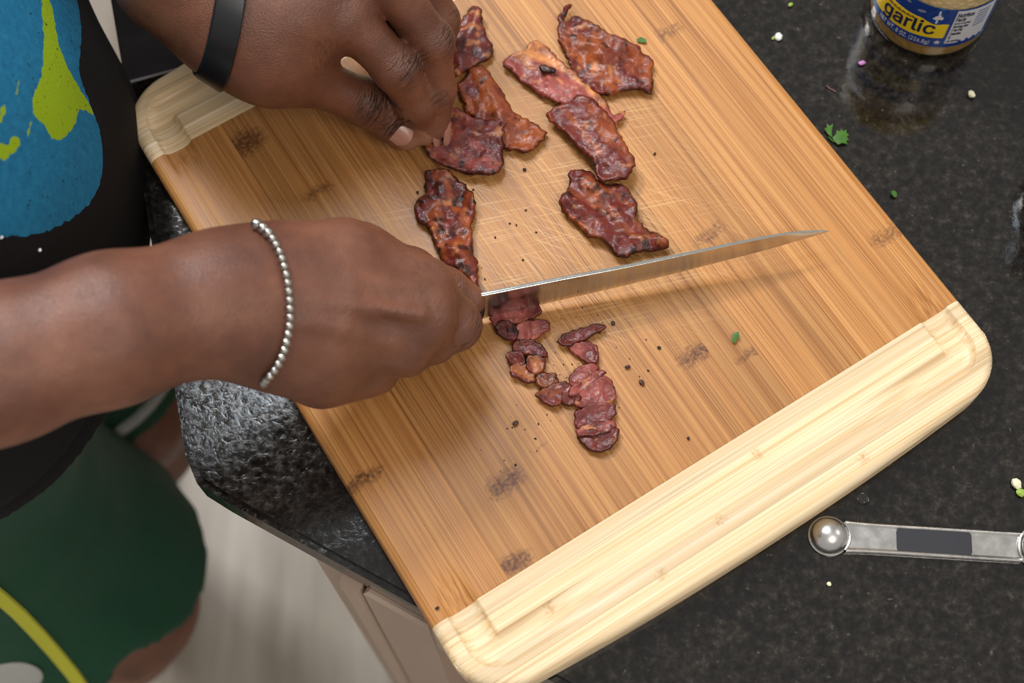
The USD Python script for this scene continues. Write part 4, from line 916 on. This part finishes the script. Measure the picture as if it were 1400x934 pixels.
if len(sp_) > 2:
    L_ = []; pp = np.array([a for a, b in sp_]); pn_ = np.array([b for a, b in sp_]); t = np.gradient(pp, axis=0); t /= np.linalg.norm(t, axis=1, keepdims=True); s = np.cross(t, pn_)
    for w_, o in ((-0.0045, 0.0005), (-0.0035, 0.0022), (0.0035, 0.0022), (0.0045, 0.0005)): L_.append(pp + s * w_ + pn_ * o)
    g = np.array(L_); st = tri(g.reshape(-1, 3), grid_faces(4, len(pp)))
    obj('piping', st, M_stripe, person, label='yellow-green piping down the side of the shorts')
wp = hit(shorts_sdf, 14, 928, 0.4, 1.7)
if wp is not None:
    n_w = normal(shorts_sdf, wp, 0.004); patch = trimesh.creation.icosphere(subdivisions=3, radius=1.0); v = patch.vertices * [0.02, 0.02, 0.003]
    u_ = np.cross(n_w, [0, 0, 1.0]); u_ /= np.linalg.norm(u_); w2_ = np.cross(n_w, u_)
    obj('side_patch', tri(wp + v @ np.stack([u_, w2_, n_w]), patch.faces), M_white, person, label='white panel on the side of the shorts')
hp = np.array([[-0.358 + 0.0915 * math.cos(t), 0.405 + 0.0915 * math.sin(t), 0.590] for t in np.arange(48) * 2 * np.pi / 48])
hb_ = tube(hp, 0.0045, 8, True); obj('hem_trim', hb_, M_white, person, label='pale grey trim at the left leg hem')
hairm = surface_nets(lambda p: np.maximum(head_sdf(p) - 0.006, -((loc(p) - HC)[:, 2] - 0.035 - 0.5 * (loc(p) - HC)[:, 0])), (-0.58, 0.22, 1.55), (-0.2, 0.52, 1.82), 0.005)
obj('hair', hairm, plain('hair_black', S(20, 17, 16), 0.8), person, label='short black hair')

# ------------------------------------------------------------------ garlic jar
JC, JR = np.array([0.2205, 0.4685]), 0.0334
jar = thing('garlic_jar', 'glass jar of minced garlic with a blue and yellow label', 'jar', loc=(JC[0], JC[1], ZC))
M_glass = mk('jar_glass', {'t': ('transparent_bsdf', {'color': (0.97, 0.98, 0.96)}), 'g': ('glossy_bsdf', {'roughness': 0.03}), 'w': ('layer_weight', {'blend': 0.5}), 'q': ('math', {'math_type': 'power', 'value2': 4.0}), 'f': ('math', {'math_type': 'multiply_add', 'value2': 0.75, 'value3': 0.05}), 'm': ('mix_closure', {})},
             [('w.facing', 'q.value1'), ('q.value', 'f.value1'), ('f.value', 'm.fac'), ('t.BSDF', 'm.closure1'), ('g.BSDF', 'm.closure2')], surface='m.closure')
M_garlic = mk('minced_garlic', {'g': ('geometry', {}), 'v': ('voronoi_texture', {'scale': 330.0}), 'n': ('noise_texture', {'scale': 90.0, 'detail': 3.0}), 'z': ('separate_xyz', {}),
    'zr': ('map_range', {'from_min': ZC + 0.010, 'from_max': ZC + 0.045, 'to_min': 0.0, 'to_max': 1.0, 'clamp': True}),
    'c': ('mix_color', {'a': S(168, 132, 70), 'b': S(240, 212, 160)}), 'd': ('mix_color', {'blend_type': 'multiply', 'b': (0.55, 0.5, 0.4)}), 'f': ('map_range', {'from_min': 0.3, 'from_max': 0.8, 'to_min': 0.0, 'to_max': 0.45, 'clamp': True}),
    'b': ('bump', {'strength': 0.5, 'distance': 0.001}), 'p': ('principled_bsdf', {'roughness': 0.4})},
    [('g.position', 'v.vector'), ('g.position', 'n.vector'), ('g.position', 'z.vector'), ('z.z', 'zr.value'), ('zr.result', 'c.fac'), ('c.result', 'd.a'), ('v.distance', 'f.value'), ('f.result', 'd.fac'), ('d.result', 'p.base_color'), ('v.distance', 'b.height'), ('b.normal', 'p.normal')])
M_lab_blue = mk('label_blue', {'g': ('geometry', {}), 'n': ('noise_texture', {'scale': 110.0, 'detail': 1.0}), 'r': ('rgb_ramp', {'ramp': [(0.0, S(16, 52, 128)), (0.62, S(18, 58, 138)), (0.68, S(38, 104, 178)), (1, S(38, 104, 178))]}), 'p': ('principled_bsdf', {'roughness': 0.35})},
    [('g.position', 'n.vector'), ('n.fac', 'r.fac'), ('r.color', 'p.base_color')])
M_lab_yel = plain('label_yellow', S(240, 204, 20), 0.35)
M_lab_white = plain('label_white', S(216, 214, 216), 0.4)
M_lab_navy = plain('label_navy', S(20, 30, 72), 0.4)
M_lab_grey = plain('label_grey', S(128, 138, 168), 0.4)
M_lab_brown = plain('label_scuff', S(120, 84, 40), 0.6)
def lathe(prof, n=72): return trimesh.creation.revolve(np.array(prof), sections=n)
obj('glass', lathe([(0, 0.0012), (0.027, 0.0008), (0.0295, 0.0), (0.0318, 0.0007), (0.0331, 0.0026), (JR, 0.0055), (JR, 0.0560), (0.0325, 0.062), (0.0295, 0.068), (0.0280, 0.0705), (0.0280, 0.080), (0, 0.080)]), M_glass, jar, smooth=35, label='clear glass body')
obj('minced_garlic', lathe([(0, 0.0016), (0.0298, 0.0011), (0.0314, 0.0018), (JR - 0.0010, 0.0045), (JR - 0.0009, 0.0555), (0.0316, 0.0610), (0.0285, 0.0665), (0, 0.0665)]), M_garlic, jar, smooth=35, label='pale tan minced garlic')
obj('lid', lathe([(0, 0.0715), (0.0300, 0.0715), (0.0305, 0.0725), (0.0305, 0.0845), (0.0295, 0.0860), (0, 0.0860)]), M_lab_yel, jar, smooth=35)
def band(th0, th1, zlo, zhi, dr, n=None, m=6):
    """A strip of label bent round the jar; zlo, zhi may be functions of the angle (degrees)."""
    n = n or max(6, int(abs(th1 - th0) / 2)); th = np.linspace(th0, th1, n)
    lo = np.array([zlo(t) if callable(zlo) else zlo for t in th]); hi = np.array([zhi(t) if callable(zhi) else zhi for t in th]); V = []
    for r in (JR + dr, JR + dr - 0.00012):
        for s in np.linspace(0, 1, m): V.append(np.c_[r * np.cos(np.radians(th)), r * np.sin(np.radians(th)), lo + (hi - lo) * s])
    g = np.array(V); k = m * n; f = grid_faces(m, n)
    idx = np.arange(k).reshape(m, n); ring = np.r_[idx[:, 0], idx[-1, 1:], idx[-2::-1, -1], idx[0, -2:0:-1]]; r2 = np.roll(ring, -1)
    f = np.vstack([f, f[:, ::-1] + k, np.stack([ring, ring + k, r2 + k], 1), np.stack([ring, r2 + k, r2], 1)])
    t = tri(g.reshape(-1, 3), f); return t if t.volume > 0 else tri(t.vertices, f[:, ::-1])
def bend(mesh, th, z, slope=0.0, dr=0.0003, cx=0.5, sx=1.0):
    v = np.array(mesh.vertices); x0, x1 = v[:, 0].min(), v[:, 0].max(); x = (v[:, 0] - (x0 + (x1 - x0) * cx)) * sx
    a = np.radians(th) + x / JR; r = JR + dr + v[:, 2] * 0.3
    return tri(np.c_[r * np.cos(a), r * np.sin(a), z + v[:, 1] + slope * x], mesh.faces)
def text(s, h, th, z, width=None, slope=0.0, bold=False, dr=0.0003):
    m = text_mesh(s, h, 0.0003, bold); m.apply_translation([0, 0, 0]); w = m.bounds[1, 0] - m.bounds[0, 0]
    return bend(m, th, z, slope, dr, 0.5, (width / w) if width else 1.0)
label = obj('label', band(-215, -44, 0.0125, 0.0462, 0.00015, 86), M_lab_blue, jar, label='wrap-round blue paper label')
jp = label
sl = lambda t: 0.0008 * (t + 130) / 10 * 0.55
obj('yellow_banner', band(-172, -92, lambda t: 0.0195 + sl(t) + (0.0006 * (int((t + 172) * 0) % 2)), lambda t: 0.0346 + sl(t) * 0.4 - 0.0018 * min(1, max(0, (t + 116) / 6)), 0.0003, 60), M_lab_yel, jp)
for k in range(6):
    z = 0.0218 + k * 0.0020
    obj('banner_tooth', band(-92.2, -90.6, (lambda t, z=z: z + 0.0009 * (t + 92.2) / 1.6), (lambda t, z=z: z + 0.0018 - 0.0009 * (t + 92.2) / 1.6), 0.0003, 4, 3), M_lab_yel, jp)
obj('word_garlic', text('garlic', 0.0098, -128, 0.0226, math.radians(53) * JR, 0.095, True, 0.0004), M_lab_navy, jp, label='navy word garlic')
obj('word_net_weight', text('NET WT. 8 OZ. (226.8g)', 0.0031, -129, 0.0144, math.radians(54) * JR, 0.035, False, 0.0003), M_lab_white, jp, label='white net weight line')
star = [(0.0021 * (1 if k % 2 == 0 else 0.42) * math.sin(k * math.pi / 5), 0.0021 * (1 if k % 2 == 0 else 0.42) * math.cos(k * math.pi / 5)) for k in range(10)]
obj('star', bend(trimesh.creation.extrude_polygon(Polygon(star), 0.0003, engine='earcut'), -95.3, 0.0172), M_lab_white, jp)
def ring2(a, b, w, n=48):
    t = np.linspace(0, 2 * np.pi, n, endpoint=False); o = np.c_[a * np.cos(t), b * np.sin(t)]; i = np.c_[(a - w) * np.cos(t), (b - w) * np.sin(t)]
    return Polygon(o, [i])
ex = lambda pg, d=0.0003: trimesh.creation.extrude_polygon(pg, d, engine='earcut')
oval = Point(0, 0).buffer(1.0, 24); from shapely import affinity
obj('emblem_ground', bend(ex(affinity.scale(oval, 0.0062, 0.0062)), -103.3, 0.0389, 0, 0.00038), M_lab_blue, jp)
for k in range(22):
    t = k * 2 * np.pi / 22
    if 0.0 < math.sin(t) + 1.1:
        obj('emblem_letter_mark', bend(tri(np.asarray(ex(affinity.rotate(shapely.box(-0.0004, -0.0005, 0.0004, 0.0005), math.degrees(t) - 90)).vertices) + [0.0050 * math.cos(t), 0.0050 * math.sin(t), 0], ex(shapely.box(-0.0004, -0.0005, 0.0004, 0.0005)).faces), -103.3, 0.0389, 0, 0.00045), M_lab_white, jp)
BS = 0.8
bulb = shapely.union_all([affinity.translate(affinity.scale(oval, 0.0013, 0.0016), dx, -0.0004) for dx in (-0.0015, 0, 0.0015)] + [Polygon([(-0.0015, 0.0006), (0.0016, 0.0006), (0.0004, 0.0030), (0.0001, 0.0030)]), affinity.translate(affinity.scale(oval, 0.0016, 0.0008), -0.0022, -0.0018)])
obj('emblem_garlic_bulb', bend(ex(affinity.scale(bulb, BS, BS)), -103.3, 0.0389, 0, 0.0005), M_lab_white, jp)
obj('scuff', band(-158, -122, lambda t: 0.0318 + sl(t) + 0.0004 * math.sin(t * 2.1), lambda t: 0.0330 + sl(t) + 0.0005 * math.sin(t * 1.3), 0.0004, 40, 3), M_lab_brown, jp, label='brown scuffed streak across the banner')
obj('leaf_print', bend(ex(affinity.rotate(affinity.scale(oval, 0.0024, 0.0010), 15)), -119, 0.0402, 0, 0.0003), M_lab_grey, jp)
obj('leaf_print', bend(ex(affinity.rotate(affinity.scale(oval, 0.0020, 0.0008), -10)), -134, 0.0425, 0, 0.0003), M_lab_grey, jp)
obj('nutrition_panel', band(-88.5, -50, lambda t: 0.0160 + (0.0022 * max(0, math.sin((t + 76) * 0.9)) if t > -76 else 0), 0.0452, 0.0003, 44), M_lab_white, jp, label='white nutrition panel')
NUT = [('Nutrition', 0.0032, 0.0400, 15, True), ('Facts', 0.0032, 0.0362, 9, True), ('about 45 servings', 0.0016, 0.0336, 15, False), ('Serving size', 0.0020, 0.0306, 14, True), ('1 tsp (5g)', 0.0020, 0.0276, 10, True), ('Calories', 0.0022, 0.0240, 10, True), ('5', 0.0028, 0.0202, 2, True), ('per serving', 0.0016, 0.0176, 11, True)]
for (s_, h_, z_, wdeg, bo) in NUT:
    obj('nutrition_line', text(s_, h_, -87 + wdeg / 2, z_, math.radians(wdeg) * JR, 0.0, bo, 0.0004), M_lab_navy, jp)
for k in range(6): obj('nutrition_row', band(-68, -56, 0.0285 + k * 0.0026, 0.0298 + k * 0.0026, 0.0004, 10, 2), M_lab_grey, jp)

# ------------------------------------------------------------------ measuring spoon
spoon = thing('measuring_spoon', 'stainless double-ended measuring spoon lying upside down on the granite', 'measuring spoon')
sa, sb = P(1133, 733, ZC + 0.001), P(1426, 751, ZC + 0.001)
sx = (sb - sa); SL = np.linalg.norm(sx); sx /= SL; sy = np.array([-sx[1], sx[0], 0]); SB = np.stack([sx, sy, [0, 0, 1.0]])
def sp_w(v): return np.asarray(v) @ SB + [sa[0], sa[1], ZC]
def dome(x, r, hgt):
    pr_ = [(0, hgt)] + [(r * math.sin(t), hgt * math.cos(t) ** 0.9) for t in np.linspace(0.08, 1.45, 22)] + [(r + 0.0002, 0.0016), (r + 0.0008, 0.0012), (r + 0.0008, 0.0004), (r, 0.0003), (0, 0.0003)]
    d = lathe(pr_[::-1], 56); d.fix_normals(); return tri(sp_w(np.asarray(d.vertices) + [x, 0, 0]), d.faces)
RB = 0.0090
obj('bowl', dome(0, RB, 0.0082), M_spoon, spoon, smooth=40); obj('bowl', dome(SL, 0.0112, 0.0095), M_spoon, spoon, smooth=40)
HW = 0.0069
xs = np.linspace(RB * 0.86, SL - 0.0105, 40); prof = [(-HW, 0.0006), (-HW, 0.0030), (-HW + 0.0005, 0.0033), (-HW + 0.0011, 0.0030), (-HW + 0.0018, 0.0024), (HW - 0.0018, 0.0024), (HW - 0.0011, 0.0030), (HW - 0.0005, 0.0033), (HW, 0.0030), (HW, 0.0006)]
v = np.array([[x, y * (1 + 0.09 * math.exp(-(x - xs[0]) / 0.006)), z] for x in xs for (y, z) in prof]); k = len(prof)
f = grid_faces(40, k, True); f = np.vstack([f, [[0, i, i + 1] for i in range(1, k - 1)], [[39 * k, 39 * k + i + 1, 39 * k + i] for i in range(1, k - 1)]])
hm = tri(sp_w(v), f); hm = hm if hm.volume > 0 else tri(hm.vertices, f[:, ::-1]); obj('handle', hm, M_spoon, spoon, smooth=30)
i0, i1 = (P(1226, 739, ZC + 0.003) - sa) @ sx, (P(1329, 745, ZC + 0.003) - sa) @ sx
ins = shapely.box(i0, -0.0055, i1, 0.0055).buffer(-0.0018).buffer(0.0018); im = ex(ins, 0.0007)
obj('insert', tri(sp_w(np.asarray(im.vertices) + [0, 0, 0.0022]), im.faces), M_insert, spoon, label='dark grey rounded inset plate')
rimp = np.array([[SL + 0.0120 * math.cos(t), 0.0120 * math.sin(t), 0.0030] for t in np.linspace(math.pi - 0.55, math.pi + 0.55, 24)]); obj('rim', tube(sp_w(rimp), 0.0006, 8), M_spoon, spoon)
rimp = np.array([[(RB + 0.0008) * math.cos(t), (RB + 0.0008) * math.sin(t), 0.0028] for t in np.linspace(-0.75, 0.75, 24)]); obj('rim', tube(sp_w(rimp), 0.0006, 8), M_spoon, spoon)

# ------------------------------------------------------------------ herbs, garlic and onion bits
M_leaf = mk('parsley_green', {'g': ('geometry', {}), 'n': ('noise_texture', {'scale': 300.0}), 'c': ('mix_color', {'a': S(50, 92, 30), 'b': S(86, 136, 44)}), 'd': ('principled_bsdf', {'roughness': 0.5}), 't': ('translucent_bsdf', {'color': S(80, 130, 40)}), 'm': ('mix_closure', {'fac': 0.2})},
            [('g.position', 'n.vector'), ('n.fac', 'c.fac'), ('c.result', 'd.base_color'), ('d.BSDF', 'm.closure1'), ('t.BSDF', 'm.closure2')], surface='m.closure')
M_cream = plain('garlic_cream', S(232, 226, 190), 0.45)
M_white_bit = plain('onion_white', S(235, 234, 228), 0.4)
M_pink = plain('onion_pink', S(196, 132, 190), 0.4)
M_lime = plain('celery_green', S(150, 178, 70), 0.45)
def flat_leaf(polys, z0, seed, th=0.0004):
    out = []
    for pl in polys:
        c = np.array([P(x, y, z0)[:2] for x, y in pl]); pg = Polygon(c).buffer(0); m = trimesh.creation.extrude_polygon(pg, th, engine='earcut')
        m = m.subdivide().subdivide(); v = np.array(m.vertices); v[:, 2] += z0 + 0.0006 + 0.0018 * fbm(np.c_[v[:, :2] * 170, np.full(len(v), seed)], 2, seed); out.append(tri(v, m.faces))
    return trimesh.util.concatenate(out)
k7 = 340 / 1400
L7 = lambda l: [(1060 + x * k7, y * k7) for x, y in l]
pars = thing('parsley_sprig', 'green parsley leaf on the granite against the right edge of the board', 'parsley')
obj('leaflet', flat_leaf([L7([(318, 786), (340, 762), (343, 742), (358, 752), (368, 734), (380, 748), (396, 736), (398, 756), (412, 768), (398, 778), (412, 796), (396, 800), (404, 818), (372, 815), (350, 824), (330, 806)])], ZC, 2), M_leaf, pars)
obj('leaflet', flat_leaf([L7([(272, 735), (286, 728), (290, 708), (302, 718), (322, 706), (318, 730), (314, 752), (318, 782), (296, 768)])], ZC, 3), M_leaf, pars)
obj('stem', tube(np.array([P(*q, ZC + 0.0009) for q in L7([(300, 770), (318, 790), (335, 800)])]), 0.0004, 6), M_leaf, pars)
obj('parsley_flake', flat_leaf([[(1001, 458), (1005, 457), (1009, 456), (1010, 462), (1007, 466), (1004, 471), (1000, 468), (1001, 463)]], ZB, 4), M_leaf, label='dark green herb flake on the brown planks near the pale end', cat='parsley')
obj('parsley_flake', flat_leaf([[(870, 56), (876, 53), (883, 56), (884, 60), (878, 60), (872, 59)]], ZB, 5), M_leaf, label='light green herb flake on the board beside the topmost bacon', cat='parsley')
obj('parsley_flake', flat_leaf([[(1217, 265), (1221, 263), (1225, 266), (1225, 271), (1221, 272), (1218, 269)]], ZC, 6), M_leaf, label='tiny green herb flake on the granite right of the board', cat='parsley')
def bit(name, px, py, r, m, label, cat, seed, flat=0.6, z=None):
    obj(name, lump(P(px, py, ZC if z is None else z) + [0, 0, 0.0001], r, seed, flat), m, label=label, cat=cat)
bit('celery_bit', 1080.5, 8, 0.0015, M_lime, 'lime green bit on the granite near the top edge', 'vegetable bit', 3)
bit('onion_bit', 1064, 52, 0.0024, M_white_bit, 'white wedge-shaped bit on the granite right of the board top', 'vegetable bit', 6, 0.5)
bit('celery_bit', 1057, 53, 0.0012, M_lime, 'green bit touching the white wedge-shaped one', 'vegetable bit', 8)
bit('onion_bit', 1178, 88, 0.0021, M_pink, 'pink onion scrap left of the jar reflection', 'vegetable bit', 5, 0.5)
bit('garlic_bit', 1327, 131, 0.0021, M_cream, 'round cream garlic bit below the jar on its right', 'vegetable bit', 4, 0.8)
bit('garlic_bit', 1388, 663, 0.0026, M_cream, 'cream garlic bit at the right edge above the spoon', 'vegetable bit', 9)
bit('celery_bit', 1394, 675, 0.0022, M_lime, 'green bit below the cream one at the right edge', 'vegetable bit', 7)
bit('garlic_bit', 1133, 799, 0.0011, M_cream, 'tiny pale crumb on the granite below the spoon', 'vegetable bit', 2)
strand = np.array([P(x, y, ZC + 0.0006) for x, y in [(1130, 117), (1134, 121), (1139, 123), (1143, 126)]]); obj('onion_strand', tube(chaikin(strand, 2, False), 0.0003, 6), plain('strand_pink', S(130, 92, 88), 0.5), label='thin pinkish strand on the granite left of the jar reflection', cat='vegetable bit')
M_water = plain('water', (1, 1, 1), 0.02, transmission_weight=1.0, ior=1.33)
dr_ = lathe([(0, 0.0)] + [(0.0030 * math.cos(t), 0.0011 * math.sin(t)) for t in np.linspace(0, 1.5, 10)] + [(0, 0.0011)], 24); obj('water_drop', tri(np.asarray(dr_.vertices) + P(1180, 682, ZC) + [0, 0, 0.0001], dr_.faces), M_water, smooth=40, label='clear water drop on the granite beside the pale board edge', cat='water drop')

# dark bottle that stands just right of the frame and mirrors in the granite
bc = P(1500, 246, ZC)
bottle = thing('dark_bottle', 'dark glass bottle at the right edge, mirrored in the granite', 'bottle', loc=(bc[0], bc[1], ZC))
M_bglass = plain('bottle_glass', S(18, 20, 24), 0.05, specular_ior_level=0.6)
obj('glass', lathe([(0, 0.0008), (0.018, 0.0), (0.022, 0.002)] + [(0.014 + 0.018 * math.sin(t), 0.034 - 0.032 * math.cos(t)) for t in np.linspace(0.5, 2.5, 18)] + [(0.0175, 0.064), (0.0165, 0.078), (0, 0.078)], 64), M_bglass, bottle, smooth=35)
obj('cap', lathe([(0, 0.0775), (0.0190, 0.0775), (0.0190, 0.094), (0.0180, 0.0955), (0, 0.0955)], 48), M_band, bottle, smooth=35)
# pale crumbs caught on the shirt
for i, (x, y, lb) in enumerate([(54, 342, 'white crumb caught on the black shirt below the print'), (2, 325, 'white crumb on the shirt at the lower rim of the print')]):
    h_ = hit(shirt_sdf, x, y, 0.25, 1.5)
    if h_ is not None:
        n_ = normal(shirt_sdf, h_, 0.003); obj('crumb', lump(h_ + n_ * 0.0002 - [0, 0, 0.0004], 0.0009, i + 2), M_white_bit, label=lb, cat='crumb')
